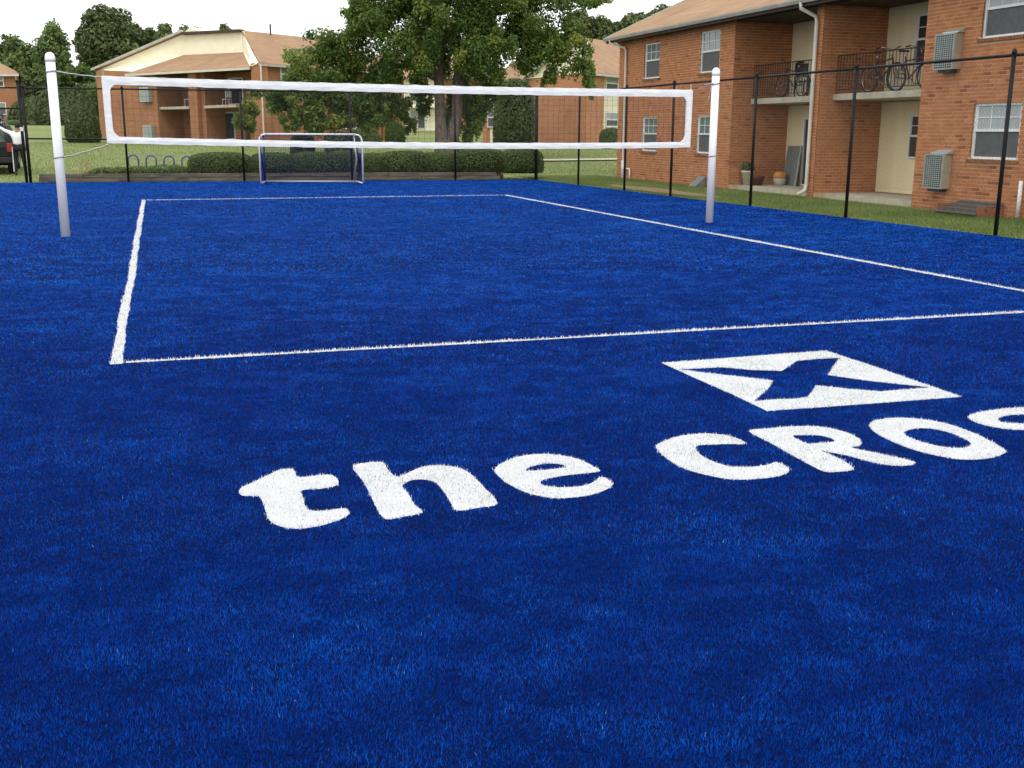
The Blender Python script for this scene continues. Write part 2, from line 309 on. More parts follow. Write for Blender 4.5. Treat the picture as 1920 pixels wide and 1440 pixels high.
# ---------------------------------------------------------------- white shapes tufted into the turf
def Z7(p): return (p[0]/2.4+400, p[1]/2.4+800)
def Z6(p): return (p[0]/2.66667+1200, p[1]/2.66667+620)
def smooth(loop, keep=None):
    P = np.array(loop, float); out = []
    n = len(P)
    for i in range(n):
        a, b, c, d = P[i-1], P[i], P[(i+1) % n], P[(i+2) % n]
        for t in (0, 0.34, 0.67):
            out.append(0.5*((2*b)+(-a+c)*t+(2*a-5*b+4*c-d)*t*t+(-a+3*b-3*c+d)*t**3))
    return out
def toground(loop, zf): return [tuple(GZ(*zf(p), 0.0)[:2]) for p in loop]
LET = {
 't': (Z7, [[(118,265),(180,235),(262,195),(300,180),(360,178),(378,212),(450,207),(535,203),(562,245),(480,265),(398,272),(405,310),(415,345),(440,362),(500,362),(590,352),(612,375),(570,402),(500,425),(420,440),(350,442),(280,425),(245,395),(228,345),(205,300),(128,295)]]),
 'h': (Z7, [[(628,162),(755,145),(785,180),(822,210),(860,200),(930,170),(1000,160),(1100,170),(1160,200),(1215,255),(1280,330),(1200,348),(1100,362),(1070,330),(1045,290),(1005,240),(960,225),(900,225),(850,250),(880,290),(905,335),(942,370),(860,388),(775,400),(735,350),(705,290),(670,225)]]),
 'e': (Z7, [[(1265,180),(1300,150),(1370,122),(1460,110),(1560,115),(1650,135),(1710,165),(1742,185),(1700,193),(1600,203),(1500,220),(1472,235),(1490,250),(1550,258),(1640,255),(1700,240),(1750,212),(1795,240),(1775,265),(1700,292),(1600,305),(1520,305),(1420,285),(1340,250),(1290,215)], [(1405,183),(1440,162),(1510,152),(1560,155),(1592,167),(1540,175),(1470,182)]]),
 'C': (Z6, [[(530,550),(470,518),(380,502),(280,502),(180,518),(105,545),(80,570),(130,620),(210,670),(330,705),(460,728),(590,725),(690,712),(745,690),(735,665),(680,642),(640,655),(560,665),(460,665),(370,640),(310,610),(280,580),(290,560),(360,555),(450,552)]]),
 'R': (Z6, [[(545,488),(640,475),(760,465),(880,465),(980,480),(1060,505),(1105,535),(1100,560),(1060,570),(1160,592),(1270,615),(1380,643),(1330,660),(1230,655),(1130,635),(1040,610),(960,595),(905,585),(1000,625),(1070,675),(990,690),(920,688),(830,645),(730,590),(640,540)], [(765,512),(830,508),(900,510),(960,525),(970,540),(900,548),(840,550),(800,535)]]),
 'O': (Z6, [[(1150,455),(1180,435),(1280,422),(1400,428),(1530,450),(1650,490),(1740,530),(1825,580),(1820,600),(1750,622),(1650,630),(1550,622),(1420,595),(1310,560),(1220,520),(1165,485)], [(1320,495),(1380,475),(1470,478),(1560,500),(1640,535),(1655,555),(1620,572),(1530,568),(1440,550),(1360,525)]]),
}
WHITE = []     # (name, loops, label, category, blade height)
desc = {'t': 'white turf letter t, leftmost of the lettering', 'h': 'white turf letter h between the t and the e', 'e': 'white turf letter e with slanted eye after the h',
        'C': 'white turf capital C below the square emblem', 'R': 'white turf capital R between the C and the O', 'O': 'white turf capital O, round and closed'}
for k, (zf, loops) in LET.items():
    WHITE.append(('turf_letter', [toground(smooth(lp), zf) for lp in loops], desc[k], 'letter', 0.014))
# the S is cut by the frame: drawn as a full letter on the same baseline
S0, S1, SB, ST = 4.80, 5.47, -3.74, -2.93
sp = [(0.97, 0.80), (0.86, 0.98), (0.5, 1.0), (0.12, 0.92), (0.0, 0.72), (0.14, 0.5), (0.55, 0.40), (0.68, 0.29), (0.55, 0.19), (0.3, 0.21), (0.16, 0.33), (0.0, 0.2), (0.14, 0.04), (0.5, -0.02), (0.88, 0.06), (1.0, 0.29), (0.86, 0.48), (0.45, 0.585), (0.22, 0.69), (0.36, 0.82), (0.64, 0.82), (0.8, 0.72)]
SL = [(S0+(S1-S0)*p[0], SB+(ST-SB)*p[1]) for p in smooth(sp)]
WHITE.append(('turf_letter', [[tuple(p) for p in SL]], 'white turf letter S cut off by the right picture edge', 'letter', 0.014))
emb = [toground([(108,150),(380,131),(650,110),(930,90),(1150,160),(1380,240),(1610,318),(1290,342),(960,366),(635,388),(460,305),(280,228)], Z6),
       toground(([(190,182),(410,172),(560,185),(710,190),(785,140),(890,130),(1000,125),(970,165),(940,210),(1150,240),(1460,272),(1330,282),(1200,292),(1050,280),(880,262),(865,290),(840,318),(780,328),(690,330),(570,340),(640,280),(665,238),(500,218),(330,200)]), Z6)]
WHITE.append(('turf_emblem', emb, 'white square turf emblem with a blue X cut out', 'emblem', 0.014))
CW, CL = 9.052, 19.378
def line(a, b, w, lab):
    a, b = np.array(a), np.array(b); L = np.linalg.norm(b-a); d = (b-a)/L; n = np.array([-d[1], d[0]]); k = int(L/0.35); wob = 0; Lp = []; Rp = []
    for i in range(k+1):
        wob = 0.8*wob + RNG.normal(0, 0.004); ww = w/2*(1+RNG.normal(0, 0.13)); p = a+d*L*i/k
        Lp.append(tuple(p+n*(wob+ww))); Rp.append(tuple(p+n*(wob-ww)))
    WHITE.append(('court_line', [Rp+Lp[::-1]], lab, 'court line', 0.022))
line((0.05, -0.04), (0.05, CL), 0.076, 'white left side line of the court, nearest the left post')
line((0.11, 0.0), (CW-0.06, 0.0), 0.055, 'white near base line running behind the lettering and emblem')
line((0.11, CL), (CW-0.06, CL), 0.05, 'thin white far base line in front of the goal')
line((CW, -0.04), (CW, CL), 0.075, 'white right side line passing the right net post')
def inside(P, loops):
    r = np.zeros(len(P), bool); x, y = P[:, 0], P[:, 1]
    for lp in loops:
        q = np.array(lp)
        for i in range(len(q)):
            x0, y0 = q[i-1]; x1, y1 = q[i]
            if y0 == y1: continue
            c = ((y0 > y) != (y1 > y)) & (x < (x1-x0)*(y-y0)/(y1-y0)+x0); r ^= c
    return r
# smooth value noise on the ground plane for the nap of the pile
def vnoise(P, cell, seed, ax=1.0):
    g = np.random.default_rng(seed).random((128, 128)); u = P[:, 0]/(cell*ax)+40.3; v = P[:, 1]/cell+50.7
    i, j = np.floor(u).astype(int), np.floor(v).astype(int); a, b = u-i, v-j; a = a*a*(3-2*a); b = b*b*(3-2*b); i %= 128; j %= 128; i1 = (i+1) % 128; j1 = (j+1) % 128
    return (g[i, j]*(1-a)+g[i1, j]*a)*(1-b)+(g[i, j1]*(1-a)+g[i1, j1]*a)*b
def far_lift(P): t = np.clip((P[:, 1]+6.0)/14.0, 0, 1); return t*t*(3-2*t)      # far-end ramp: light on distant pile painted into the tint, blades leaned flatter
def blades(P, h, w, seg=2, flat=0.0, tint=None, z0=ZT, nap=True):
    n = len(P); ang = RNG.random(n)*2*math.pi
    if nap:
        na = vnoise(P, 0.35, 3, 1.8)*2.4+vnoise(P, 0.11, 4, 1.5)*2.4; ax = np.cos(ang)+0.75*np.cos(na*2.2); ay = np.sin(ang)+0.75*np.sin(na*2.2)
        lean = 0.1+0.75*(0.3*vnoise(P, 0.09, 5, 1.4)+0.1*vnoise(P, 0.5, 7, 2.0)+0.6*RNG.random(n))+flat+0.55*far_lift(P)
    else: ax, ay = np.cos(ang), np.sin(ang); lean = 0.2+0.7*RNG.random(n)
    nn = np.hypot(ax, ay)+1e-6; d = np.stack([ax/nn, ay/nn, np.zeros(n)], 1); s = np.stack([-d[:, 1], d[:, 0], np.zeros(n)], 1)
    tw = RNG.normal(0, 0.5, n)[:, None]; s = s*np.cos(tw)+d*np.sin(tw); up = np.array([0, 0, 1.0])
    h = h*(0.7+0.6*RNG.random(n)); b = np.stack([P[:, 0], P[:, 1], np.full(n, z0)], 1)
    ln = lean[:, None]; hh = h[:, None]; ww = (w*(0.75+0.5*RNG.random(n)))[:, None]/2
    mid = b + d*hh*0.5*np.sin(ln*0.55)+up*hh*0.55*np.cos(ln*0.55); tip = mid + d*hh*0.5*np.sin(ln*1.25)+up*hh*0.5*np.cos(ln*1.25)
    t = RNG.random(n) if tint is None else tint
    if seg == 2:
        V = np.stack([b-s*ww, b+s*ww, mid-s*ww*0.9, mid+s*ww*0.9, tip], 1).reshape(-1, 3); k = np.arange(n)[:, None]*5
        F = np.concatenate([k+np.array([[0, 1, 3]]), k+np.array([[0, 3, 2]]), k+np.array([[2, 3, 4]])]); return V, F, np.repeat(t, 5)
    V = np.stack([b-s*ww, b+s*ww, tip], 1).reshape(-1, 3); k = np.arange(n)[:, None]*3
    return V, k+np.array([[0, 1, 2]]), np.repeat(t, 3)
def scatter(r0, r1, density, half, inner=0.0):
    yaw = math.atan2(_F[0], _F[1]); ar = (half-inner)*(r1*r1-r0*r0); n = int(ar*density)
    r = np.sqrt(RNG.random(n)*(r1*r1-r0*r0)+r0*r0); a = yaw+np.where(RNG.random(n) < 0.5, -1, 1)*(inner+(half-inner)*RNG.random(n))
    P = np.stack([CAM[0]+r*np.sin(a), CAM[1]+r*np.cos(a)], 1)
    ok = (P[:, 1] < 28.15+(12.93-P[:, 0])*0.082) & (P[:, 0] < 12.93+(28.15-P[:, 1])*0.02) & (P[:, 0] > -12) & (P[:, 1] > -16)
    return P[ok]
allV, allF, allT = [], [], []; off = 0
def put(V, F, T):
    global off
    allV.append(V); allF.append(F+off); allT.append(T); off += len(V)
def blue(P, h, w, seg):
    keep = np.ones(len(P), bool)
    for _, loops, _, _, _ in WHITE:
        q = np.array(loops[0]); lo, hi = q.min(0), q.max(0)
        m = (P[:, 0] > lo[0]) & (P[:, 0] < hi[0]) & (P[:, 1] > lo[1]) & (P[:, 1] < hi[1])
        if m.any():
            idx = np.where(m)[0]; keep[idx[inside(P[idx]+RNG.normal(0, 0.006, (len(idx), 2)), loops)]] = False
    P = P[keep]; n = len(P)
    mot = 0.24*vnoise(P, 0.04, 20, 1.2)+0.24*vnoise(P, 0.1, 21, 1.4)+0.18*vnoise(P, 0.3, 23, 1.6)+0.12*vnoise(P, 1.2, 22, 1.5)
    wr = far_lift(P); t = np.clip((0.4-0.26*wr)*RNG.random(n)+(0.9-0.3*wr)*mot-0.07+0.52*wr, 0, 0.9); t = np.clip(t+(RNG.random(n) > 0.975+0.015*wr)*0.38*RNG.random(n), 0, 1)  # brighter, evener look of the far pile painted into the tint
    put(*blades(P, h, w, seg, tint=t))
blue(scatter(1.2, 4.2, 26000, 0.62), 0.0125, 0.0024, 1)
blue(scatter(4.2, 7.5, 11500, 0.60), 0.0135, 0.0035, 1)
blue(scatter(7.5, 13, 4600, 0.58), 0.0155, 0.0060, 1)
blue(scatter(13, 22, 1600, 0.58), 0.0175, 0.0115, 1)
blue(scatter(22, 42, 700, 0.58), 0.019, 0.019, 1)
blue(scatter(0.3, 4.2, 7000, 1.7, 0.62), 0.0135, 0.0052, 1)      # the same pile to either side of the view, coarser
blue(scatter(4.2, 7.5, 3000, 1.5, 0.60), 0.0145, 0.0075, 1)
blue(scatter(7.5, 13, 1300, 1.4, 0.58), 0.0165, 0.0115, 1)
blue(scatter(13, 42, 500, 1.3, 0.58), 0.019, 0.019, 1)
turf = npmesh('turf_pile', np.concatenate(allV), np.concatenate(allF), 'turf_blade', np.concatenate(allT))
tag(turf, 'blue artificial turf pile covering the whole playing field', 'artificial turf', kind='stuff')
for nm, loops, lab, cat, hh in WHITE:
    tess = tessellate_polygon([[Vector((x, y, 0)) for x, y in lp] for lp in loops]); flat = [p for lp in loops for p in lp]
    Vb = np.array([(x, y, ZT+0.004) for x, y in flat]); Fb = np.array([list(t) for t in tess])
    q = np.array(loops[0]); lo, hi = q.min(0), q.max(0); dist = np.hypot(*(q.mean(0)-CAM[:2])); area = (hi-lo).prod()
    den = 20000 if cat != 'court line' else 5200
    P = lo+(hi-lo)*RNG.random((int(area*den), 2)) if cat != 'court line' or area < 3 else None
    if P is None: P = lo+(hi-lo)*RNG.random((int(area*den), 2))
    P = P[inside(P+RNG.normal(0, 0.006, P.shape), loops)]; w = 0.0042 if cat != 'court line' else 0.009
    tt = np.where(RNG.random(len(P)) < 0.03+0.16*np.clip(vnoise(P, 0.3, 77)-0.45, 0, 1)*2, 0.0, 0.4+0.6*RNG.random(len(P)))
    V, F, T = blades(P, hh, w, 1, tint=tt, nap=False)
    o = npmesh(nm, np.concatenate([V, Vb]), np.concatenate([F, Fb+len(V)]), 'turf_white', np.concatenate([T, np.full(len(Vb), 0.4)]))
    tag(o, lab, cat, 'white turf lettering' if cat == 'letter' else ('white court lines' if cat == 'court line' else None))

# ---------------------------------------------------------------- natural grass blades
def grass(name, P, h, w, label):
    V, F, T = blades(P, h, w, 1, tint=np.clip(0.5*RNG.random(len(P))+0.6*vnoise(P, 1.7, 31), 0, 1), z0=0, nap=False)
    V[:, 2] += hground(V[:, 0], V[:, 1])-0.03
    tag(npmesh(name, V, F, 'grass_blade', T), label, 'grass', kind='stuff')
P = np.stack([13.0+3.4*RNG.random(90000), 4+27*RNG.random(90000)], 1)
P = P[(P[:, 0] > 12.97+(28.15-P[:, 1])*0.02) & ~((P[:, 0]-14.0)**2/0.3+(P[:, 1]-20.6)**2/13 < 1)]
grass('grass', P, 0.06, 0.012, 'mown green grass strip between the right fence and the brick building')
P = np.stack([-14+44*RNG.random(110000), 29+34*RNG.random(110000)**1.25], 1); P = P[(P[:, 1] > 28.3+(12.93-P[:, 0])*0.082) & ~((P[:, 0] > 16.3) & (P[:, 1] < 29.5))]
def segd(P, a, b):
    a, b = np.array(a), np.array(b); t = np.clip(((P-a)@(b-a))/((b-a)@(b-a)), 0, 1)[:, None]; return np.hypot(*(P-(a+t*(b-a))).T)
P = P[(segd(P, Cc[:2], pB) > 0.6) & (segd(P, pB, pA+(pA-pB)*3) > 0.6)]
grass('grass', P, 0.045, 0.024, 'dry mown grass of the far lawn beyond the hedge')

# ================================================================ VOLLEYBALL NET
NY = 10.16; PLX, PRX, PH = -1.018, 10.086, 2.74
def rope(mb, a, b, r, sag=0.0, n=10, amp=0.0):
    a, b = np.array(a, float), np.array(b, float); pts = []
    for i in range(n+1):
        t = i/n; p = a+(b-a)*t; p[2] -= sag*4*t*(1-t); p[2] += amp*math.sin(i*2.1); p[1] += amp*math.cos(i*1.7); pts.append(p)
    return mb.tube(pts, r, 5)
for xx, yy, lab in ((PLX, 10.24, 'thick white capped net post on the left, standing beyond the side line'), (PRX, 10.08, 'thick white capped net post on the right, in front of the brick building')):
    t = thing('net_post', (xx, yy, 0), lab, 'post', 'volleyball net posts')
    mb = MB(); mb.lathe((xx, yy, 0), [(0.069, ZT-0.02), (0.069, PH-0.12)], 20); mb.build('post', 'post_white', t, True)
    mb = MB(); mb.lathe((xx, yy, 0), [(0.073, PH-0.14), (0.075, PH-0.10), (0.071, PH-0.06), (0.056, PH-0.025), (0.026, PH-0.004), (0.004, PH)], 20); mb.build('cap', 'post_white', t, True)
    for zz in (2.46, 1.19):
        mb = MB(); mb.tube([(xx+0.075*math.cos(a), yy+0.075*math.sin(a), zz+0.012*math.cos(a)) for a in np.linspace(0, 2*math.pi, 17)], 0.009, 6); mb.build('wire_loop', 'wire', t)
nl, nr = -0.30, 9.66
def ntop(x): return 2.405-0.055*(x-nl)/(nr-nl)-0.03*4*((x-nl)/(nr-nl))*(1-(x-nl)/(nr-nl))
def nbot(x): return 1.475-0.07*(x-nl)/(nr-nl)-0.05*4*((x-nl)/(nr-nl))*(1-(x-nl)/(nr-nl))
net = thing('volleyball_net', ((nl+nr)/2, NY, 0), 'white bordered volleyball net stretched between the two white posts', 'net')
def tape(name, f, hgt, up):
    mb = MB(); n = 90; ring = []
    for i in range(n+1):
        x = nl+(nr-nl)*i/n; tw = 0.35*math.sin(i*0.9)+0.25*math.sin(i*2.3+1); zc = f(x)-hgt/2 if up else f(x)-hgt/2
        th = 0.016+0.006*math.sin(i*1.3); hh = hgt/2*(1+0.05*math.sin(i*1.9))
        c, s_ = math.cos(tw*0.35), math.sin(tw*0.35)
        for a, b in ((-th, -hh), (th, -hh), (th*1.3, 0), (th, hh), (-th, hh), (-th*1.3, 0)):
            ring.append((x, NY+a*c-b*s_*0.25, zc+b*c+a*s_))
    fs = []
    for i in range(n):
        for j in range(6): fs.append((i*6+j, (i+1)*6+j, (i+1)*6+(j+1) % 6, i*6+(j+1) % 6))
    mb.add(ring, fs+[list(range(6)), list(range(n*6+5, n*6-1, -1))]); return mb.build(name, 'tape', net)
tape('top_tape', ntop, 0.125, True); tape('bottom_tape', lambda x: nbot(x)+0.03, 0.10, False)
for x0, s_ in ((nl, 1), (nr, -1)):
    mb = MB(); a, b = nbot(x0)-0.06, ntop(x0)-0.01; w = 0.10
    mb.prism([(x0, NY-0.022, a), (x0+s_*w*1.9, NY-0.022, a+0.015), (x0+s_*w*1.75, NY-0.022, a+0.095), (x0+s_*w*1.3, NY-0.022, a+0.13), (x0+s_*w, NY-0.022, a+0.19), (x0+s_*w*0.95, NY-0.022, (a+b)/2), (x0+s_*w, NY-0.022, b-0.2), (x0+s_*w*1.3, NY-0.022, b-0.15), (x0+s_*w*1.75, NY-0.022, b-0.115), (x0+s_*w*1.9, NY-0.022, b-0.012), (x0-s_*0.01, NY-0.022, b)], (0, 0.044, 0))
    mb.build('side_tape', 'tape', net)
    mb = MB(); mb.tube([(x0+s_*0.03, NY+0.002, nbot(x0)-0.14), (x0+s_*0.02, NY+0.002, ntop(x0)+0.10)], 0.014, 8); mb.build('dowel', 'dowel', net)
mb = MB(); cell = 0.1
for x in np.arange(nl+0.12, nr-0.1, cell): mb.beam((x, NY, nbot(x)), (x, NY, ntop(x)-0.1), 0.0026, 0.0026)
for k in range(1, 9):
    xs = np.linspace(nl+0.08, nr-0.08, 14); f = k/9
    for a, b in zip(xs[:-1], xs[1:]):
        mb.beam((a, NY, nbot(a)+(ntop(a)-0.1-nbot(a))*f), (b, NY, nbot(b)+(ntop(b)-0.1-nbot(b))*f), 0.0026, 0.0026)
tag(mb.build('net_mesh', 'net_cord', net), kind='stuff')
for (a, b, m, r, amp) in (((PLX+0.07, 10.22, 2.46), (nl+0.02, NY, 2.385), 'wire', 0.011, 0.004), ((PLX+0.07, 10.22, 1.19), (nl+0.03, NY, 1.385), 'rope', 0.014, 0.006),
                     ((PRX-0.08, 10.09, 2.46), (nr, NY, 2.33), 'wire', 0.004, 0.002), ((PRX-0.08, 10.09, 1.19), (nr, NY, 1.31), 'wire', 0.004, 0.002)):
    mb = MB(); rope(mb, a, b, r, 0.01, 10, amp); mb.build('tie_rope', m, net)
mb = MB(); rope(mb, (PRX-0.12, 10.0, 2.46), (PRX-0.17, 10.0, 2.18), 0.008, 0, 5, 0.006); mb.tube([(PRX-0.08, 10.0, 2.46), (PRX-0.27, 10.0, 2.43)], 0.012, 6); mb.build('rope_end', 'wire', net)

# ================================================================ CHAIN-LINK FENCES
def chain(mb, a, b, z0, z1, pitch=0.058, r=0.0011):
    a, b = np.array([a[0], a[1], 0.0]), np.array([b[0], b[1], 0.0]); L = np.linalg.norm(b-a); d = (b-a)/L; H = z1-z0; st = pitch*math.sqrt(2)
    nrm = np.array([-d[1], d[0], 0])
    for sg in (1, -1):
        k = -int(H/st)-1
        while k*st < L:
            s0, s1 = k*st, k*st+H; t0, t1 = 0.0, 1.0
            if s0 < 0: t0 = -s0/H
            if s1 > L: t1 = (L-s0)/H
            if t1-t0 > 0.005:
                za, zb = (z0+H*t0, z0+H*t1) if sg > 0 else (z1-H*t0, z1-H*t1)
                p = a+d*(s0+H*t0); q = a+d*(s0+H*t1); p[2] = za; q[2] = zb; o = nrm*r*sg*1.2; e = q-p; e /= np.linalg.norm(e); sd_ = np.cross(e, nrm)*r
                mb.add([p+o+sd_, p+o-sd_, p+o+nrm*r*1.4*sg, q+o+sd_, q+o-sd_, q+o+nrm*r*1.4*sg], [(0, 1, 4, 3), (1, 2, 5, 4), (2, 0, 3, 5)])
            k += 1
def fence(name, posts, top, label, rr=0.04, skip=(), group='chain-link fences around the turf field', mesh=True):
    t = thing(name, (posts[0][0], posts[0][1], 0), label, 'fence', group)
    for i, p in enumerate(posts):
        r = p[2] if len(p) > 2 else rr
        mb = MB(); mb.tube([(p[0], p[1], -0.06), (p[0], p[1], top+0.02)], r, 10); po = mb.build('post', 'fence_black', t, True)
        mb = MB(); mb.lathe((p[0], p[1], top+0.015), [(r*1.2, 0), (r*1.2, 0.04), (r*0.8, 0.075), (0.005, 0.09)], 10); mb.build('post_cap', 'fence_black', po, True)
    for i in range(len(posts)-1):
        a, b = posts[i], posts[i+1]
        mb = MB(); mb.tube([(a[0], a[1], top), (b[0], b[1], top)], 0.024, 8); mb.build('top_rail', 'fence_black', t, True)
    if mesh:
        mb = MB()
        for i in range(len(posts)-1): chain(mb, posts[i][:2], posts[i+1][:2], 0.03, top)
        tag(mb.build('wire_mesh', 'fence_wire', t), kind='stuff')
    return t
rp = [(13.02+(28.15-y)*0.0165, y) for y in (24.5, 21.0, 18.1, 14.1, 10.5, 6.46, 2.85, -0.75)]
fence('chain_link_fence', rp[:1]+rp[1:], 2.81, 'black chain-link fence along the right side before the brick building', 0.034)
far_p = [(12.95, 28.22, 0.06), (10.1, FAR(10.1)+0.05), (6.6, FAR(6.6)+0.05), (3.1, FAR(3.1)+0.05), (-0.5, FAR(-0.5)+0.05), (-3.42, FAR(-3.42)+0.1, 0.048)]
ff = fence('chain_link_fence', far_p, 2.86, 'black chain-link fence across the far end behind the goal', 0.036)
mb = MB(); mb.tube([(-3.42, FAR(-3.42)+0.1, 1.33), (-0.5, FAR(-0.5)+0.05, 1.31)], 0.026, 8); mb.build('brace_rail', 'fence_black', ff, True)
lk = thing('chain_link_fence', rp[0]+(0,), 'short black chain-link corner bay joining the right and far fences', 'fence', 'chain-link fences around the turf field')
mb = MB(); mb.tube([(12.95, 28.2, 2.82), rp[0]+(2.82,)], 0.024, 8); mb.build('top_rail', 'fence_black', lk, True)
mb = MB(); chain(mb, (12.95, 28.2), rp[0], 0.03, 2.8); tag(mb.build('wire_mesh', 'fence_wire', lk), kind='stuff')
gpx, gpy = -3.42, FAR(-3.42)+0.1
gt = thing('fence_gate', (gpx-0.115, gpy, 0), 'black gate frame and header rails left of the far fence', 'gate')
def bar(a, b, r, nm): mb = MB(); mb.tube([a, b], r, 8); return mb.build(nm, 'fence_black', gt, True)
bar((gpx-0.115, gpy, -0.06), (gpx-0.115, gpy, 3.05), 0.046, 'gate_post'); bar((gpx-5.4, gpy+0.3, -0.06), (gpx-5.4, gpy+0.3, 3.05), 0.046, 'gate_post')
bar((gpx-0.115, gpy, 2.86), (gpx-5.4, gpy+0.3, 2.86), 0.024, 'header_rail'); bar((gpx-0.115, gpy, 2.24), (gpx-5.4, gpy+0.3, 2.24), 0.024, 'header_rail')
mb = MB(); mb.lathe((gpx-0.115, gpy, 3.04), [(0.066, 0), (0.066, 0.03), (0.04, 0.06), (0.005, 0.07)], 10); mb.build('post_cap', 'fence_black', gt, True)
mb = MB(); mb.obox((gpx-0.115, gpy-0.085, 1.62), (0.05, 0, 0), (0, 0.012, 0), (0, 0, 0.06)); mb.build('latch', 'pvc', gt)

# ================================================================ PLANTING BED, TIMBERS, BUSHES
mb = MB(); mb.prism([(-3.1, FAR(-3.1)+0.45, -0.02), (11.9, FAR(11.9)+0.45, -0.02), (12.0, FAR(11.9)+1.8, -0.02), (-3.0, FAR(-3.1)+1.9, -0.02)], (0, 0, 0.2)); tag(mb.build('planting_bed', 'mulch'), kind='structure')
te = thing('timber_edging', (4.4, FAR(4.4)+0.36, 0), 'low weathered grey timber retaining edge below the hedge row', 'edging')
x0 = -3.2; r_ = random.Random(3)
for row in range(2):
    x = x0+(0 if row == 0 else 0.02); end = 11.75 - row*0.12; first = True
    while x < end-0.2:
        L = (1.3 if (row and first) else 2.44); first = False; xe = min(x+L, end); dz = r_.uniform(-0.006, 0.006); dy = r_.uniform(-0.012, 0.012)
        mb = MB(); a = (x+0.004, FAR(x)+0.36+dy, -0.03+0.075+row*0.126+dz); b = (xe-0.004, FAR(xe)+0.36+dy, -0.03+0.075+row*0.126+dz+r_.uniform(-0.005, 0.005)); mb.beam(a, b, 0.14, 0.122)
        mb.build('beam', 'timber', te, bevel=0.012); x = xe

def leaf_quads(C, N, size, tint):       # leaf-shaped quads centred at C facing N
    n = len(C); a = np.cross(N, RNG.normal(size=(n, 3))); a /= np.linalg.norm(a, axis=1)[:, None]+1e-9; b = np.cross(N, a); s = (size*(0.6+0.8*RNG.random(n)))[:, None]
    V = np.stack([C-a*s*0.6, C+b*s*0.34+N*s*0.08, C+a*s*0.6, C-b*s*0.34+N*s*0.08], 1).reshape(-1, 3); k = np.arange(n)[:, None]*4
    return V, k+np.array([[0, 1, 2, 3]]), np.repeat(tint, 4)
def unit(n):
    d = RNG.normal(size=(n, 3)); return d/np.linalg.norm(d, axis=1)[:, None]
def bush(name, c, rx, ry, h, label, cat='bush', group=None, m='leaf_bush', n=5000, size=0.045, power=3.2, lumps=7, taper=0.0, pale=0.0):
    """clipped shrub: superellipsoid shell of small leaves over a dark twiggy core"""
    cx, cy, cz = c; t = thing(name, (cx, cy, cz), label, cat, group); d = unit(n); d[:, 2] = np.where(d[:, 2] < -0.97, -d[:, 2], d[:, 2])
    ld = unit(lumps); amp = RNG.normal(0, 0.07, lumps)
    def rad(d): 
        r = (np.abs(d[:, 0])**power+np.abs(d[:, 1])**power+np.abs(d[:, 2])**power)**(-1/power)
        return r*(1+sum(a*np.maximum(0, d@l)**2 for a, l in zip(amp, ld)))
    def place(d, f):
        e = d.copy(); e[:, 2] = np.where(d[:, 2] < 0, d[:, 2]*0.3, d[:, 2]); e /= np.linalg.norm(e, axis=1)[:, None]
        p = e*(rad(e)*f)[:, None]; p[:, 2] = np.where(d[:, 2] < 0, d[:, 2]*1.0, p[:, 2]); zz = (p[:, 2]*0.5+0.5); k = 1-taper*np.clip(zz, 0, 1); return np.stack([cx+p[:, 0]*rx*k, cy+p[:, 1]*ry*k, cz+h*np.clip(zz, 0.02, 1.2)], 1)
    C = place(d, 0.86+0.17*RNG.random(n)**0.7); N = d+0.8*unit(n); N /= np.linalg.norm(N, axis=1)[:, None]
    tint = np.clip(0.2+0.55*RNG.random(n)+pale+0.18*np.maximum(0, np.sin(d[:, 0]*7+cx)+np.cos(d[:, 1]*6))*0.5, 0, 1)
    V, F, T = leaf_quads(C, N, size, tint); npmesh('foliage', V, F, m, T, t)
    mb = MB(); k = 14; vs = []; 
    for i in range(k+1):
        for j in range(k*2):
            th, ph = math.pi*i/k, math.pi*j/k; vs.append((math.sin(th)*math.cos(ph), math.sin(th)*math.sin(ph), math.cos(th)))
    vs = place(np.array(vs), np.full(len(vs), 0.84)); fs = [(i*2*k+j, (i+1)*2*k+j, (i+1)*2*k+(j+1) % (2*k), i*2*k+(j+1) % (2*k)) for i in range(k) for j in range(2*k)]
    mb.add(vs, fs); mb.build('twigs', 'bush_core', t, True); return t
HB = [(415, 116, 40, 'leftmost and longest clipped bush of the hedge row, beside the blue racks'), (514, 84, 38, 'clipped hedge bush behind the left half of the goal'), (588, 82, 40, 'clipped hedge bush behind the middle of the goal'),
      (650, 60, 40, 'clipped hedge bush behind the right goal post'), (695, 52, 36, 'small clipped hedge bush just right of the goal'), (757, 92, 40, 'clipped hedge bush left of the big tree trunk'),
      (831, 70, 38, 'clipped hedge bush right below the big tree trunk'), (903, 90, 43, 'clipped hedge bush with high rounded top, second from the right end'), (972, 72, 46, 'dark clipped bush at the right end of the hedge row')]
for px, w, hp, lab in HB:
    p = GY(px, 326, 30.05); p = GY(px, 326, FAR(p[0])+1.05); dep = float(np.dot(p-CAM, _F)); last = px > 950
    yy = p[1]-(0.35 if last else 0); bush('hedge_bush', (p[0], yy, 0.17), w*dep/FPX/2*1.06, 0.62, hp*dep/FPX*1.03, lab, 'bush', 'clipped bushes along the far edge', n=6500, size=0.05, power=3.0)
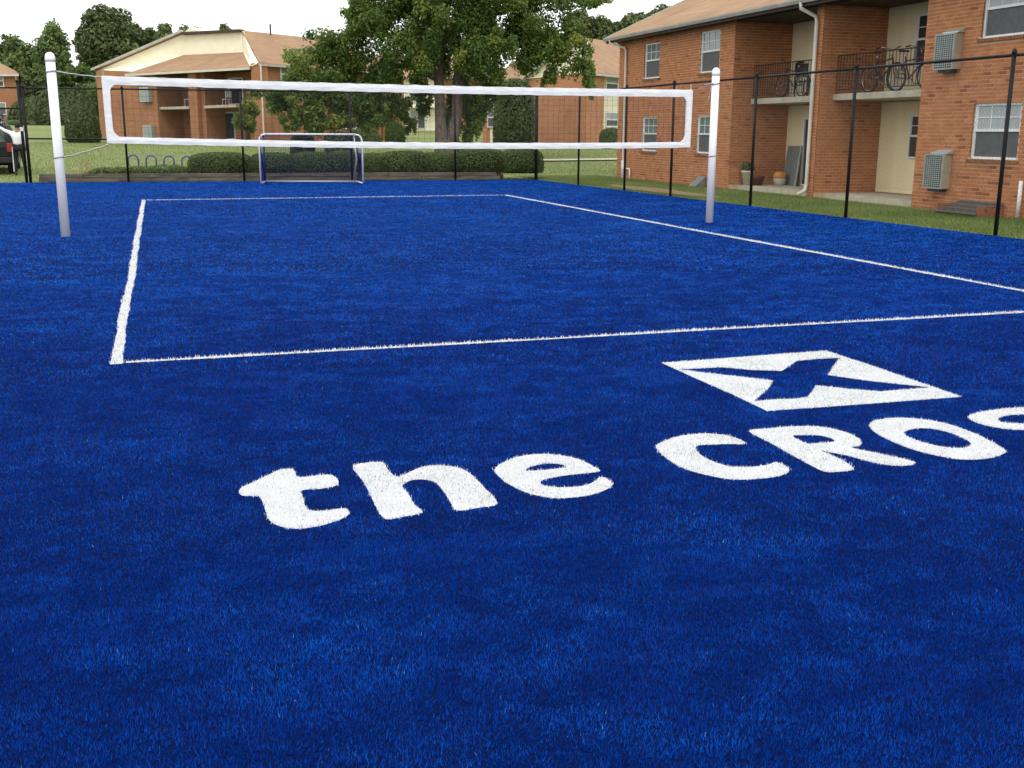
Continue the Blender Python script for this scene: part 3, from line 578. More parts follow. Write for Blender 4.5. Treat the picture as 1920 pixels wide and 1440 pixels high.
# low spreading plants left of the hedge
n = 9000; X_ = -1.9+3.9*RNG.random(n); Y_ = FAR(X_)+0.6+0.9*RNG.random(n); hh = (0.12+0.16*vnoise(np.stack([X_, Y_], 1), 0.35, 41))*(1+0.25*(X_+1.9)/3.9)*np.clip((X_+2.0)/0.6, 0.2, 1)
Cn = np.stack([X_, Y_, 0.18+hh*RNG.random(n)], 1); N = unit(n); N[:, 2] = np.abs(N[:, 2])+0.3; N /= np.linalg.norm(N, axis=1)[:, None]
V, F, T = leaf_quads(Cn, N, 0.055, np.clip(0.45+0.55*RNG.random(n), 0, 1)); tag(npmesh('ground_cover', V, F, 'leaf_bush', T), 'low green ground cover in the bed left of the hedge', 'ground cover', kind='stuff')
# dry stalks by the left post
n = 160; a = np.array([-1.75, FAR(-1.75)+0.9, 0.15]); mb = MB()
for i in range(26):
    q = a+np.array([r_.gauss(0, 0.22), r_.gauss(0, 0.15), 0]); mb.tube([q, q+np.array([r_.gauss(0, 0.05), 0, r_.uniform(0.25, 0.4)]), q+np.array([r_.gauss(0, 0.12), 0, r_.uniform(0.45, 0.75)])], [0.006, 0.005, 0.002], 4)
tag(mb.build('dry_stalks', 'dowel'), 'thin dry yellow stalks standing behind the left net post', 'dry plant')

# ================================================================ BIKE RACKS
for i, px in enumerate((250.5, 284, 317.5, 351)):
    p = gnd(px, 309.5+i*0.9); t = thing('bike_rack', p, ['blue hoop bike rack, leftmost, half hidden by the fence post', 'blue hoop bike rack, second from the left', 'blue hoop bike rack, third from the left', 'blue hoop bike rack, rightmost, touching the hedge'][i], 'bike rack', 'blue hoop bike racks on the lawn')
    dep = float(np.dot(p-CAM, _F)); r = 9.0*dep/FPX; hz = 18.5*dep/FPX-r; mb = MB()
    mb.tube([(p[0]-r, p[1], p[2]-0.1), (p[0]-r, p[1], p[2]+hz)]+[(p[0]-r*math.cos(a), p[1], p[2]+hz+r*math.sin(a)) for a in np.linspace(0.15, math.pi-0.15, 12)]+[(p[0]+r, p[1], p[2]+hz), (p[0]+r, p[1], p[2]-0.1)], 0.03, 8); mb.build('hoop', 'rack_blue', t, True)
    for s_ in (-1, 1): mb = MB(); mb.lathe((p[0]+s_*r, p[1], p[2]-0.03), [(0.07, 0), (0.07, 0.012), (0.04, 0.02)], 10); mb.build('foot_plate', 'rack_blue', t)

# ================================================================ SOCCER GOAL
gl, gr = GZ(489.5, 344, 0.0), GZ(681, 344.5, 0.0); gl[2] = gr[2] = 0.0; ud = (gr-gl)/np.linalg.norm(gr-gl); bd = np.array([-ud[1], ud[0], 0]); W = np.linalg.norm(gr-gl); H = 1.5; D = 0.95
g = thing('soccer_goal', (gl+gr)/2, 'small white and blue soccer goal with blue netting by the hedge', 'goal')
def gp(u, d, z): return gl+ud*u+bd*d+np.array([0, 0, z])
zb = 0.02
def gb(pts, r, nm, m): mb = MB(); mb.tube(pts, r, 8); return mb.build(nm, m, g, True)
gb([gp(0, 0, zb), gp(0, 0, H-0.22), gp(0.03, 0, H-0.1), gp(0.1, 0, H-0.025), gp(0.22, 0, H)], 0.028, 'goal_post', 'goal_white')
gb([gp(W, 0, zb), gp(W, 0, H-0.22), gp(W-0.03, 0, H-0.1), gp(W-0.1, 0, H-0.025), gp(W-0.22, 0, H)], 0.028, 'goal_post', 'goal_white')
gb([gp(0.2, 0, H), gp(W-0.2, 0, H-0.0)], 0.029, 'crossbar', 'goal_white')
gb([gp(0.02, 0.04, zb), gp(-0.03, D, zb+0.01)], 0.026, 'ground_bar', 'goal_white'); gb([gp(W-0.02, 0.04, zb), gp(W-0.3, D, zb+0.01)], 0.026, 'ground_bar', 'goal_white'); gb([gp(-0.03, D, zb+0.01), gp(W-0.3, D, zb+0.01)], 0.028, 'back_bar', 'goal_white')
gb([gp(0.13, 0.05, H-0.03), gp(0.13, 0.07, 0.9), gp(0.1, 0.12, 0.1)], 0.03, 'net_sleeve', 'goal_blue'); gb([gp(W-0.25, 0.05, H-0.03), gp(W-0.22, 0.35, 0.75), gp(W-0.38, D, 0.05)], 0.024, 'back_stay', 'goal_white'); gb([gp(W-0.25, 0.06, H-0.03), gp(W-0.12, 0.4, 0.55)], 0.02, 'net_sleeve', 'goal_blue')
mb = MB(); st = 0.055; wd = 0.0075
def net_panel(P00, P10, P11, P01):
    P00, P10, P11, P01 = map(np.array, (P00, P10, P11, P01)); nu = max(2, int(max(np.linalg.norm(P10-P00), np.linalg.norm(P11-P01))/st)); nv = max(2, int(max(np.linalg.norm(P01-P00), np.linalg.norm(P11-P10))/st))
    f = lambda u, v: (P00*(1-u)+P10*u)*(1-v)+(P01*(1-u)+P11*u)*v
    for i in range(nu+1): 
        a, b = f(i/nu, 0), f(i/nu, 1)
        if np.linalg.norm(b-a) > 0.03: mb.beam(a, b, wd, wd)
    for j in range(nv+1):
        a, b = f(0, j/nv), f(1, j/nv)
        if np.linalg.norm(b-a) > 0.03: mb.beam(a, b, wd, wd)
net_panel(gp(0.05, 0.03, H-0.04), gp(W-0.05, 0.03, H-0.04), gp(W-0.32, D-0.02, 0.05), gp(0, D-0.02, 0.05))
net_panel(gp(0.01, 0.03, H-0.2), gp(0.01, 0.05, H-0.21), gp(-0.02, D, 0.05), gp(0.0, 0.04, 0.05)); net_panel(gp(W, 0.03, H-0.2), gp(W, 0.05, H-0.21), gp(W-0.3, D, 0.05), gp(W, 0.04, 0.05))
tag(mb.build('goal_net', 'goal_net', g), kind='stuff')
mb = MB(); mb.prism([gp(-0.01, 0.05, 0.03), gp(-0.02, 0.9, 0.03), gp(-0.01, 0.3, 0.45)], ud*0.02); mb.build('corner_netting', 'goal_blue', g)

# ================================================================ NEAR APARTMENT BUILDING (right)
FX = 16.35; BX = 18.22; YN = 29.05; YA = 20.78; YD0, YD1 = 16.36, 16.66; YB = 12.45; YS = 4.6; EZ = 4.72
bld = thing('apartment_building', (FX+4, (YS+YN)/2, 0), 'two-storey orange brick apartment building with recessed balconies behind the right fence', 'building')
COURSE = 0.0762; BL = 0.200; BH = 0.063; BT = 0.006
BRK = []                 # (centre, half extents) of every brick
def lay(plane, at, u0, u1, z0, z1, holes=(), face=-1, dest=None):
    """running bond on a wall; plane 'x' = wall at x facing -x, 'y' = wall at y facing -y; bricks stand BT proud of the mortar face"""
    out = []; row = 0; z = z0
    while z+BH <= z1+1e-6:
        u = u0-(0.107 if row % 2 else 0.0)
        while u < u1:
            a, b = max(u, u0), min(u+BL, u1); segs = [(a, b)]
            for h0, h1, hz0, hz1 in holes:
                if z+BH > hz0+0.005 and z < hz1-0.005:
                    ns = []
                    for p, q in segs:
                        if q <= h0 or p >= h1: ns.append((p, q))
                        else:
                            if p < h0: ns.append((p, h0))
                            if q > h1: ns.append((h1, q))
                    segs = ns
            for p, q in segs:
                if q-p > 0.03: out.append((plane, at, p, q, z, z+BH))
            u += BL+0.014
        z += COURSE; row += 1
    return out
def brick_box(mb, b, tint, j):
    plane, at, p, q, z0, z1 = b
    d0, d1 = at-BT-j, at+0.02
    if plane == 'x': mb.box((d0, p, z0), (d1, q, z1), tint)
    else: mb.box((p, d0, z0), (q, d1, z1), tint)
def wall_box(name, a, b, holes=()):
    """solid block whose -x face has real window openings 0.2 m deep"""
    mb = MB()
    if not holes: mb.box(a, b); return mb.build(name, 'mortar', bld)
    (x0, y0, z0), (x1, y1, z1) = a, b; xi = x0+0.2; mb.box((xi, y0, z0), b)
    ys = sorted({y0, y1, *[h[0] for h in holes], *[h[1] for h in holes]}); zs = sorted({z0, z1, *[h[2] for h in holes], *[h[3] for h in holes]}); ny, nz = len(ys), len(zs)
    vid = lambda x, i, j: ((0 if x == 0 else 1)*ny+i)*nz+j
    vs = [(x, y, z) for x in (x0, xi) for y in ys for z in zs]; op = lambda i, j: 0 <= i < ny-1 and 0 <= j < nz-1 and any(h[0] <= (ys[i]+ys[i+1])/2 <= h[1] and h[2] <= (zs[j]+zs[j+1])/2 <= h[3] for h in holes)
    inb = lambda i, j: 0 <= i < ny-1 and 0 <= j < nz-1; fs = []
    for i in range(ny-1):
        for j in range(nz-1):
            if op(i, j): continue
            fs.append((vid(0, i, j), vid(0, i, j+1), vid(0, i+1, j+1), vid(0, i+1, j)))
            for (di, dj, e) in ((-1, 0, ((i, j), (i, j+1))), (1, 0, ((i+1, j+1), (i+1, j))), (0, -1, ((i+1, j), (i, j))), (0, 1, ((i, j+1), (i+1, j+1)))):
                if not inb(i+di, j+dj) or op(i+di, j+dj): (p, q) = e; fs.append((vid(0, *p), vid(1, *p), vid(1, *q), vid(0, *q)))
    mb.add(vs, fs); return mb.build(name, 'mortar', bld)
# openings (y0, y1, z0, z1)
WIN1 = [(25.73, 26.93, 3.36, 4.5), (21.66, 22.88, 3.36, 4.56), (25.76, 26.96, 0.98, 2.1), (21.7, 22.9, 0.98, 2.1)]
WIN3 = [(9.43, 10.75, 1.10, 2.2), (9.43, 10.75, 3.46, 4.56)]
w_n = wall_box('wall', (FX, YA+0.002, -0.3), (26, YN, EZ), WIN1); w_b = wall_box('wall', (BX+0.03, YB, -0.3), (26.0, YA, EZ+0.1)); w_s = wall_box('wall', (FX, YS, -0.3), (26, YB, EZ), WIN3); w_d = wall_box('wall', (FX+0.0, YD0, -0.3), (BX+0.03, YD1, EZ))
for w, l in ((w_n, 'orange brick wall with four small windows'), (w_s, 'orange brick wall with two air conditioners'), (w_d, 'brick dividing wall between the two balcony bays')): w['label'] = l
def rnd_tint(): return min(1, max(0, random.gauss(0.6, 0.12) if random.random() > 0.03 else random.uniform(0.0, 0.2)))
def brickwork(wall, blist):
    mb = MB()
    for b in blist: brick_box(mb, b, rnd_tint(), random.uniform(-0.0015, 0.003))
    tag(mb.build('brickwork', 'brick', wall), kind='stuff')
sillz = lambda hs: [(h[0]-0.06, h[1]+0.06, h[2]-0.075, h[2]) for h in hs]
brickwork(w_n, lay('x', FX, YA, YN, 0.0, EZ, WIN1+sillz(WIN1)) + lay('y', YA, FX+0.012, BX, 0.12, EZ))
brickwork(w_d, lay('y', YD0, FX+0.012, BX, 0.12, EZ) + lay('x', FX, YD0, YD1, 0.0, EZ))
b3 = lay('x', FX, YS, YB, 0.0, EZ, WIN3+sillz(WIN3))
full = [b for b in b3 if abs((b[3]-b[2])-BL) < 1e-3 and 8.9 < b[2] and b[4] > 0.15]
full.sort(key=lambda b: (b[2]-9.2)**2*0.5+(b[4]-1.5)**2)
single = set(full[:290]); brickwork(w_s, [b for b in b3 if b not in single])
variants = []
for i in range(10):
    mb = MB(); mb.box((-BT-random.uniform(-0.0015, 0.003), 0, 0), (0.02, BL, BH), rnd_tint()); me_o = mb.build('brick', 'brick'); variants.append(me_o.data); bpy.data.objects.remove(me_o)
wbase = np.array(BASE[w_s.name])
for b in full[:290]:
    o = bpy.data.objects.new('brick', random.choice(variants)); COL.objects.link(o); o.parent = w_s; o.location = tuple(np.array((FX, b[2], b[4]))-wbase)
def part(nm, m, par, a, b, bevel=0.0): mb = MB(); mb.box(a, b); return mb.build(nm, m, par, bevel=bevel)
def window_x(par, x, y0, y1, z0, z1, cols=3, rows=2, up='glass_light', low='screen', sill=True, lab=None):
    """double-hung window in a wall facing -x, frame set 20 mm back from the brick face"""
    f = 0.045; mb = MB(); xa, xb = x-0.015, x+0.06
    mb.box((xa, y0, z0), (xb, y0+f, z1)); mb.box((xa, y1-f, z0), (xb, y1, z1)); mb.box((xa, y0+f, z0), (xb, y1-f, z0+f)); mb.box((xa, y0+f, z1-f), (xb, y1-f, z1))
    w = mb.build('window', 'white_trim', par, bevel=0.004)
    if lab: w['label'] = lab
    zm = (z0+z1)/2+0.02
    part('meeting_rail', 'white_trim', w, (x-0.008, y0+f, zm-0.025), (x+0.04, y1-f, zm+0.025))
    part('pane', up, w, (x+0.012, y0+f, zm+0.025), (x+0.02, y1-f, z1-f)); part('pane', low, w, (x+0.022, y0+f, z0+f), (x+0.03, y1-f, zm-0.025))
    for s_, (a, b) in (('sash_stile', (y0+f, y0+f+0.035)), ('sash_stile', (y1-f-0.035, y1-f))): part(s_, 'white_trim', w, (x+0.004, a, zm+0.025), (x+0.011, b, z1-f))
    for i in range(1, cols): yy = y0+f+(y1-y0-2*f)*i/cols; part('muntin', 'white_trim', w, (x+0.0, yy-0.009, zm+0.025), (x+0.011, yy+0.009, z1-f-0.001))
    for j in range(1, rows): zz = zm+0.025+(z1-f-zm-0.025)*j/rows; part('muntin', 'white_trim', w, (x+0.002, y0+f, zz-0.009), (x+0.0118, y1-f, zz+0.009))
    if sill:
        mb = MB(); k = int((y1-y0+0.12)/0.078); yy = y0-0.06; st_ = (y1-y0+0.12)/k
        for i in range(k): mb.box((x-0.105, yy+i*st_+0.004, z0-0.073), (x-0.02, yy+(i+1)*st_-0.004, z0-0.006))
        tag(mb.build('sill', 'brick_sill', w), kind='stuff')
    return w
for (y0, y1, z0, z1), lb in zip(WIN1, ('upper window nearest the far corner', 'upper window above the right net post', 'lower window nearest the far corner', 'lower window behind the right net post')): window_x(bld, FX+0.05, y0+0.003, y1-0.003, z0+0.003, z1-0.003, 3, 2, lab=lb)
window_x(bld, FX+0.05, *[a+b for a, b in zip(WIN3[0], (.003, -.003, .003, -.003))], 3, 2, 'curtain', 'screen', lab='lower window with grey screen right of the air conditioner'); window_x(bld, FX+0.05, *[a+b for a, b in zip(WIN3[1], (.003, -.003, .003, -.003))], 3, 2, 'curtain', 'screen', lab='upper window cut by the top right corner')
# siding in the two bays
def siding(y0, y1, z0, z1, nm):
    L = y1-y0; mb = MB(); mb.add([(-0.018, 0, 0), (-0.018, L, 0), (-0.004, L, 0.118), (-0.004, 0, 0.118), (0.01, 0, 0), (0.01, L, 0), (0.01, L, 0.118), (0.01, 0, 0.118)], [(0, 3, 2, 1), (4, 5, 6, 7), (0, 1, 5, 4), (3, 7, 6, 2), (0, 4, 7, 3), (1, 2, 6, 5)])
    tmp = mb.build('siding_board', 'siding'); me = tmp.data; bpy.data.objects.remove(tmp); base = np.array(BASE[w_b.name]); z = z0
    while z < z1-0.06:
        o = bpy.data.objects.new('siding_board', me); COL.objects.link(o); o.parent = w_b; o.location = tuple(np.array((BX, y0, z))-base); z += 0.112
for y0, y1 in ((YD1, YA-0.02), (YB, YD0-0.02)):
    siding(y0, y1, 0.13, 2.36, ''); siding(y0, y1, 2.56, EZ, '')
# balcony slabs, ceilings, railings
def railing(slab, y0, y1, x, z0):
    mb = MB(); mb.tube([(x, y0, z0+0.92), (x, y1, z0+0.92)], 0.016, 6); mb.build('top_rail', 'rail', slab); mb = MB(); mb.tube([(x, y0, z0+0.1), (x, y1, z0+0.1)], 0.012, 6); mb.build('bottom_rail', 'rail', slab)
    k = int((y1-y0)/0.125)
    for i in range(k+1): yy = y0+(y1-y0)*i/k; mb = MB(); mb.box((x-0.006, yy-0.006, z0+(0.0 if i in (0, k, k//2) else 0.1)), (x+0.006, yy+0.006, z0+0.92)); mb.build('baluster', 'rail', slab)
SLZ = 2.56
s1 = part('balcony_slab', 'slab', bld, (16.95, YD1+0.002, SLZ-0.15), (BX-0.02, YA-0.015, SLZ)); s1['label'] = 'pale concrete balcony slab of the left bay'; railing(s1, YD1+0.03, YA-0.05, 17.0, SLZ)
s2 = part('balcony_slab', 'slab', bld, (16.74, YB+0.002, SLZ-0.15), (BX-0.02, YD0-0.015, SLZ)); s2['label'] = 'pale concrete balcony slab of the right bay'; railing(s2, YB+0.03, YD0-0.05, 16.8, SLZ)
part('patio_slab', 'slab', bld, (16.62, YB+0.002, -0.15), (BX-0.02, YD0-0.015, 0.11)); part('patio_slab', 'slab', bld, (16.62, YD1+0.002, -0.15), (BX-0.02, YA-0.015, 0.11))
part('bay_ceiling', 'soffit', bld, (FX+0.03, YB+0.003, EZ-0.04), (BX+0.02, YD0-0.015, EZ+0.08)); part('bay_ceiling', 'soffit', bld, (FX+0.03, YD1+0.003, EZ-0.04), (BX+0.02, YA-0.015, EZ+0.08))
# sliding doors and bay windows
def door(y0, y1, z0, z1, lab):
    x = BX-0.03; f = 0.07; mb = MB(); mb.box((x-0.05, y0, z0), (x+0.03, y0+f, z1)); mb.box((x-0.05, y1-f, z0), (x+0.03, y1, z1)); mb.box((x-0.05, y0+f, z1-f), (x+0.03, y1-f, z1)); mb.box((x-0.05, y0+f, z0), (x+0.03, y1-f, z0+0.05))
    d = mb.build('sliding_door', 'white_trim', bld); d['label'] = lab; ym = (y0+y1)/2
    part('door_stile', 'white_trim', d, (x-0.03, ym-0.04, z0+0.05), (x+0.02, ym+0.04, z1-f)); part('pane', 'glass', d, (x-0.01, ym+0.04, z0+0.05), (x+0.0, y1-f, z1-f)); part('pane', 'glass', d, (x-0.005, y0+f, z0+0.05), (x+0.005, ym-0.04, z1-f))
yd = float(GX(1527, 110, BX)[1]); yl = float(GX(1508, 270, BX)[1])
door(yd-1.8, yd, SLZ+0.005, SLZ+2.02, 'upper sliding glass door behind the downspout'); door(yl-1.8, yl, 0.115, 2.05, 'lower sliding glass door behind the downspout')
yw = float(GX(1722, 60, BX)[1]); window_x(bld, BX-0.06, yw-1.2, yw, 3.2, 4.4, 3, 2, 'glass', 'glass', False, 'dark upper window inside the right bay'); window_x(bld, BX-0.06, yw-1.25, yw-0.05, 1.0, 2.05, 3, 2, 'glass', 'glass', False, 'dark lower window inside the right bay')
# roof
EX = 15.93; RS = 0.46; RXD = 21.6; ez = 4.86; rz_ = ez+(RXD-EX)*RS
mb = MB(); mb.prism([(EX, YS-0.4, ez), (RXD, YS-0.4, rz_), (2*RXD-EX, YS-0.4, ez), (2*RXD-EX, YS-0.4, ez-0.1), (RXD, YS-0.4, rz_-0.14), (EX, YS-0.4, ez-0.1)], (0, YN+0.3-YS+0.4, 0)); roof = mb.build('roof', 'shingle', bld)
for yy in (YN-0.02, YS+0.02): mb = MB(); mb.prism([(FX, yy, EZ), (26, yy, EZ), (26, yy, ez+0.05), (RXD, yy, rz_-0.16), (FX, yy, ez+0.05)], (0, -0.1 if yy > 20 else 0.1, 0)); mb.build('gable_wall', 'siding', bld)
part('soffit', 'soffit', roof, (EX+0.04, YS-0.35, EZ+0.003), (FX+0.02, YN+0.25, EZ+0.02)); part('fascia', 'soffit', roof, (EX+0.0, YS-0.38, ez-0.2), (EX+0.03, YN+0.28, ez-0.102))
mb = MB(); mb.prism([(EX-0.005, YS-0.4, ez-0.015), (EX-0.125, YS-0.4, ez-0.015), (EX-0.12, YS-0.4, ez-0.055), (EX-0.085, YS-0.4, ez-0.125), (EX-0.005, YS-0.4, ez-0.125)], (0, YN+0.3-YS+0.4, 0)); mb.build('gutter', 'gutter', roof)
mb = MB(); mb.beam((EX-0.02, YN+0.32, ez-0.06), (RXD, YN+0.32, rz_-0.06), 0.04, 0.16); mb.build('bargeboard', 'gutter', roof)
def spout(pts, nm, w=0.045): mb = MB(); mb.tube(pts, w, 8); o = mb.build(nm, 'downspout', bld, True); return o
yy = YD1-0.1; spout([(EX-0.06, yy+0.12, ez-0.1), (EX-0.06, yy+0.12, ez-0.24), (FX-0.09, yy+0.05, ez-0.42), (FX-0.075, yy, ez-0.55), (FX-0.075, yy, 2.4), (FX-0.075, yy, 0.3), (FX-0.12, yy-0.02, 0.16), (FX-0.33, yy-0.02, 0.06)], 'downspout', 0.05)['label'] = 'pale downspout on the dividing wall between the bays'
yy = YN-0.7; spout([(EX-0.06, yy+0.5, ez-0.1), (EX-0.06, yy+0.5, ez-0.2), (FX-0.09, yy+0.06, ez-0.38), (FX-0.07, yy, ez-0.5), (FX-0.07, yy, 0.55), (FX-0.07, yy, 0.5)], 'downspout', 0.045)['label'] = 'pale downspout near the far corner'
mb = MB(); mb.tube([(FX-0.07, yy, 0.62), (FX-0.07, yy, -0.05)], 0.06, 10); mb.tube([(FX-0.08, yy, 0.34), (FX-0.08, yy-0.62, 0.34), (FX-0.08, yy-0.62, -0.05)], 0.032, 8); mb.build('drain_pipe', 'pvc', bld, True)
mb = MB(); mb.tube([(FX-0.09, 9.15, 0.72), (FX-0.09, 9.15, 0.02)], 0.04, 8); mb.build('vent_pipe', 'pvc', bld, True)
p = GX(1317, 342, FX); mb = MB(); mb.prism([(FX-0.4, p[1]-0.25, -0.03), (FX-0.03, p[1]-0.25, -0.03), (FX-0.03, p[1]-0.25, 0.3)], (0, 0.45, 0)); tag(mb.build('splash_cover', 'panel_grey'), 'small grey wedge cover against the brick wall behind the right post', 'vent cover')
# window well with a metal grate
well = thing('window_well', (FX-0.4, 10.25, 0), 'sloping metal grate over a window well below the air conditioner', 'window well')
part('side_wall', 'brick_sill', well, (FX-0.62, 9.62, -0.1), (FX-0.02, 9.68, 0.2)); part('side_wall', 'brick_sill', well, (FX-0.62, 10.82, -0.1), (FX-0.02, 10.88, 0.2))
for i in range(17): yy = 9.66+1.18*i/16; mb = MB(); mb.beam((FX-0.68, yy, 0.05), (FX-0.03, yy, 0.24), 0.02, 0.03); mb.build('grate_bar', 'grate', well)
for t_ in (0.02, 0.35, 0.68, 0.98): mb = MB(); mb.beam((FX-0.68+0.65*t_, 9.62, 0.06+0.19*t_), (FX-0.68+0.65*t_, 10.88, 0.06+0.19*t_), 0.03, 0.035); mb.build('grate_bar', 'grate', well)
# through-wall air conditioners
for zc0, zc1, lab in ((2.9, 3.62, 'upper wall air conditioner with pale grille on the right brick wall'), (0.46, 1.18, 'lower wall air conditioner with pale grille above the metal grate')):
    y0, y1 = 11.26, 11.85; x0 = FX-0.23; a = thing('air_conditioner', (FX-0.18, (y0+y1)/2, zc0), lab, 'air conditioner', 'through-wall air conditioners')
    mb = MB(); mb.box((x0+0.03, y0, zc0), (FX-0.005, y1, zc1)); mb.build('casing', 'ac_case', a, bevel=0.008)
    part('grille_back', 'ac_dark', a, (x0+0.018, y0+0.02, zc0+0.02), (x0+0.029, y1-0.02, zc1-0.02))
    mb = MB(); mb.box((x0, y0, zc0), (x0+0.028, y0+0.03, zc1)); mb.box((x0, y1-0.03, zc0), (x0+0.028, y1, zc1)); mb.box((x0, y0+0.03, zc0), (x0+0.028, y1-0.03, zc0+0.03)); mb.box((x0, y0+0.03, zc1-0.03), (x0+0.028, y1-0.03, zc1)); mb.build('grille_frame', 'ac_grille', a)
    for i in range(1, 16): zz = zc0+0.03+(zc1-zc0-0.06)*i/16; part('grille_bar', 'ac_grille', a, (x0+0.004, y0+0.03, zz-0.007), (x0+0.016, y1-0.03, zz+0.007))
    for i in range(1, 8): yy = y0+0.03+(y1-y0-0.06)*i/8; part('grille_bar', 'ac_grille', a, (x0, yy-0.008, zc0+0.03), (x0+0.0035, yy+0.008, zc1-0.03))
    mb = MB(); mb.prism([(x0+0.06, y0-0.03, zc1+0.005), (FX-0.015, y0-0.03, zc1+0.005), (FX-0.015, y0-0.03, zc1+0.09), (x0+0.06, y0-0.03, zc1+0.03)], (0, y1-y0-0.1, 0)); mb.build('drip_hood', 'ac_top', a)
    part('bracket', 'ac_dark', a, (FX-0.17, y0+0.1, zc0-0.06), (FX-0.005, y1-0.1, zc0-0.002))

# ---------------------------------------------------------------- bicycles and balcony things
def bicycle(loc, rz, label, frame_m, flip=1, lean=0.06):
    """local x = forward, built at the origin between the wheels"""
    t = thing('bicycle', loc, label, 'bicycle', 'bicycles parked on the balconies', rz, local=True); t.rotation_euler = (lean, 0, rz); R = 0.335; wb = 0.53
    def tb(nm, m, *segs, par=t):
        mb = MB()
        for pts, r in segs: mb.tube(pts, r, 7)
        return mb.build(nm, m, par, True)
    for sx in (-1, 1):
        c = np.array([sx*wb, 0, R]); ring = lambda r: [(c[0]+r*math.cos(a), 0, c[2]+r*math.sin(a)) for a in np.linspace(0, 2*math.pi, 33)]
        w = tb('wheel', 'tyre', (ring(R-0.022), 0.022)); tb('rim', 'chrome', (ring(R-0.048), 0.009), par=w)
        mb = MB()
        for k in range(18):
            a = k/18*2*math.pi; mb.beam(c+np.array([0.02*math.cos(a+0.6), 0.02*(-1)**k, 0.02*math.sin(a+0.6)]), c+np.array([(R-0.05)*math.cos(a), 0, (R-0.05)*math.sin(a)]), 0.003, 0.003)
        tag(mb.build('spokes', 'chrome', w), kind='stuff'); tb('hub', 'chrome', ([c+np.array([0, -0.05, 0]), c+np.array([0, 0.05, 0])], 0.02), par=w)
    bb = np.array([-0.08, 0, 0.29]); st_ = np.array([-0.22, 0, 0.76]); hd = np.array([0.34, 0, 0.80]); hb = np.array([0.38, 0, 0.66]); rr = np.array([-wb, 0, R]); fr = np.array([wb, 0, R])
    tb('frame', frame_m, ([bb, st_], 0.018), ([bb, hb], 0.02), ([st_*0.85+bb*0.15, hd-np.array([0, 0, 0.05])], 0.018), ([hd, hb], 0.021), ([rr+np.array([0, 0.05, 0]), bb], 0.011), ([rr-np.array([0, 0.05, 0]), bb], 0.011), ([rr+np.array([0, 0.05, 0]), st_*0.9+bb*0.1], 0.01), ([rr-np.array([0, 0.05, 0]), st_*0.9+bb*0.1], 0.01))
    tb('fork', frame_m, ([hb, fr+np.array([-0.06, 0.05, 0.12]), fr+np.array([0, 0.05, 0])], 0.013), ([hb, fr+np.array([-0.06, -0.05, 0.12]), fr+np.array([0, -0.05, 0])], 0.013))
    hs = hd+np.array([-0.03, 0, 0.14]); tb('handlebar', 'chrome', ([hd, hs], 0.014), ([hs+np.array([-0.16, 0.3, 0.06]), hs+np.array([-0.02, 0.24, 0.08]), hs+np.array([0.04, 0.1, 0.03]), hs, hs+np.array([0.04, -0.1, 0.03]), hs+np.array([-0.02, -0.24, 0.08]), hs+np.array([-0.16, -0.3, 0.06])], 0.012))
    for sy in (-1, 1): tb('grip', 'black_plastic', ([hs+np.array([-0.17, sy*0.3, 0.06]), hs+np.array([-0.05, sy*0.26, 0.08])], 0.018))
    tb('seat_post', 'chrome', ([st_, st_+np.array([-0.03, 0, 0.12])], 0.013)); sp_ = st_+np.array([-0.04, 0, 0.14]); mb = MB()
    mb.prism([sp_+np.array([0.16, -0.02, -0.01]), sp_+np.array([0.16, 0.02, -0.01]), sp_+np.array([0.02, 0.045, 0]), sp_+np.array([-0.1, 0.09, 0.01]), sp_+np.array([-0.13, 0.05, 0.015]), sp_+np.array([-0.13, -0.05, 0.015]), sp_+np.array([-0.1, -0.09, 0.01]), sp_+np.array([0.02, -0.045, 0])], (0, 0, 0.045)); mb.build('saddle', 'black_plastic', t, bevel=0.015)
    cr = tb('crankset', 'chrome', ([bb+np.array([0.09*math.cos(a), 0.045, 0.09*math.sin(a)]) for a in np.linspace(0, 2*math.pi, 17)], 0.008), ([bb+np.array([0, 0.06, 0]), bb+np.array([0.12, 0.065, -0.12])], 0.01), ([bb-np.array([0, 0.06, 0]), bb+np.array([-0.12, -0.065, 0.12])], 0.01))
    for q in (bb+np.array([0.12, 0.11, -0.12]), bb+np.array([-0.12, -0.11, 0.12])): mb = MB(); mb.obox(q, (0.045, 0, 0), (0, 0.04, 0), (0, 0, 0.012)); mb.build('pedal', 'black_plastic', cr)
    return t
pa = GX(1657, 140, 17.02); bicycle((17.02, pa[1], SLZ), -math.pi/2, 'dark bicycle leaning on the right balcony railing beside the divider', 'bike_dark')
pb = GX(1711, 130, 17.32); bicycle((17.32, pb[1], SLZ), -math.pi/2+0.05, 'purple bicycle behind the dark one on the right balcony', 'bike_purple')
pc = GX(1484, 160, 17.3); bicycle((17.3, pc[1], SLZ), math.pi/2, 'brown bicycle in shade on the left balcony', 'bike_brown')
def chair(loc, rz, label, m='black_plastic', grp='black chairs on the left balcony'):
    t = thing('balcony_chair', loc, label, 'chair', grp, rz, local=True)
    mb = MB(); mb.obox((0, 0, 0.43), (0.22, 0, 0), (0, 0.22, 0), (0, 0, 0.02)); mb.build('seat', m, t, bevel=0.01)
    mb = MB(); mb.obox((-0.2, 0, 0.72), (0.015, 0, 0), (0, 0.2, 0), (0.02, 0, 0.18)); mb.build('backrest', m, t, bevel=0.01)
    for sx in (-1, 1):
        for sy in (-1, 1): mb = MB(); mb.tube([(sx*0.2, sy*0.2, 0), (sx*0.19, sy*0.19, 0.42)]+([(-0.22, sy*0.19, 0.9)] if sx < 0 else []), 0.02, 6); mb.build('leg', m, t)
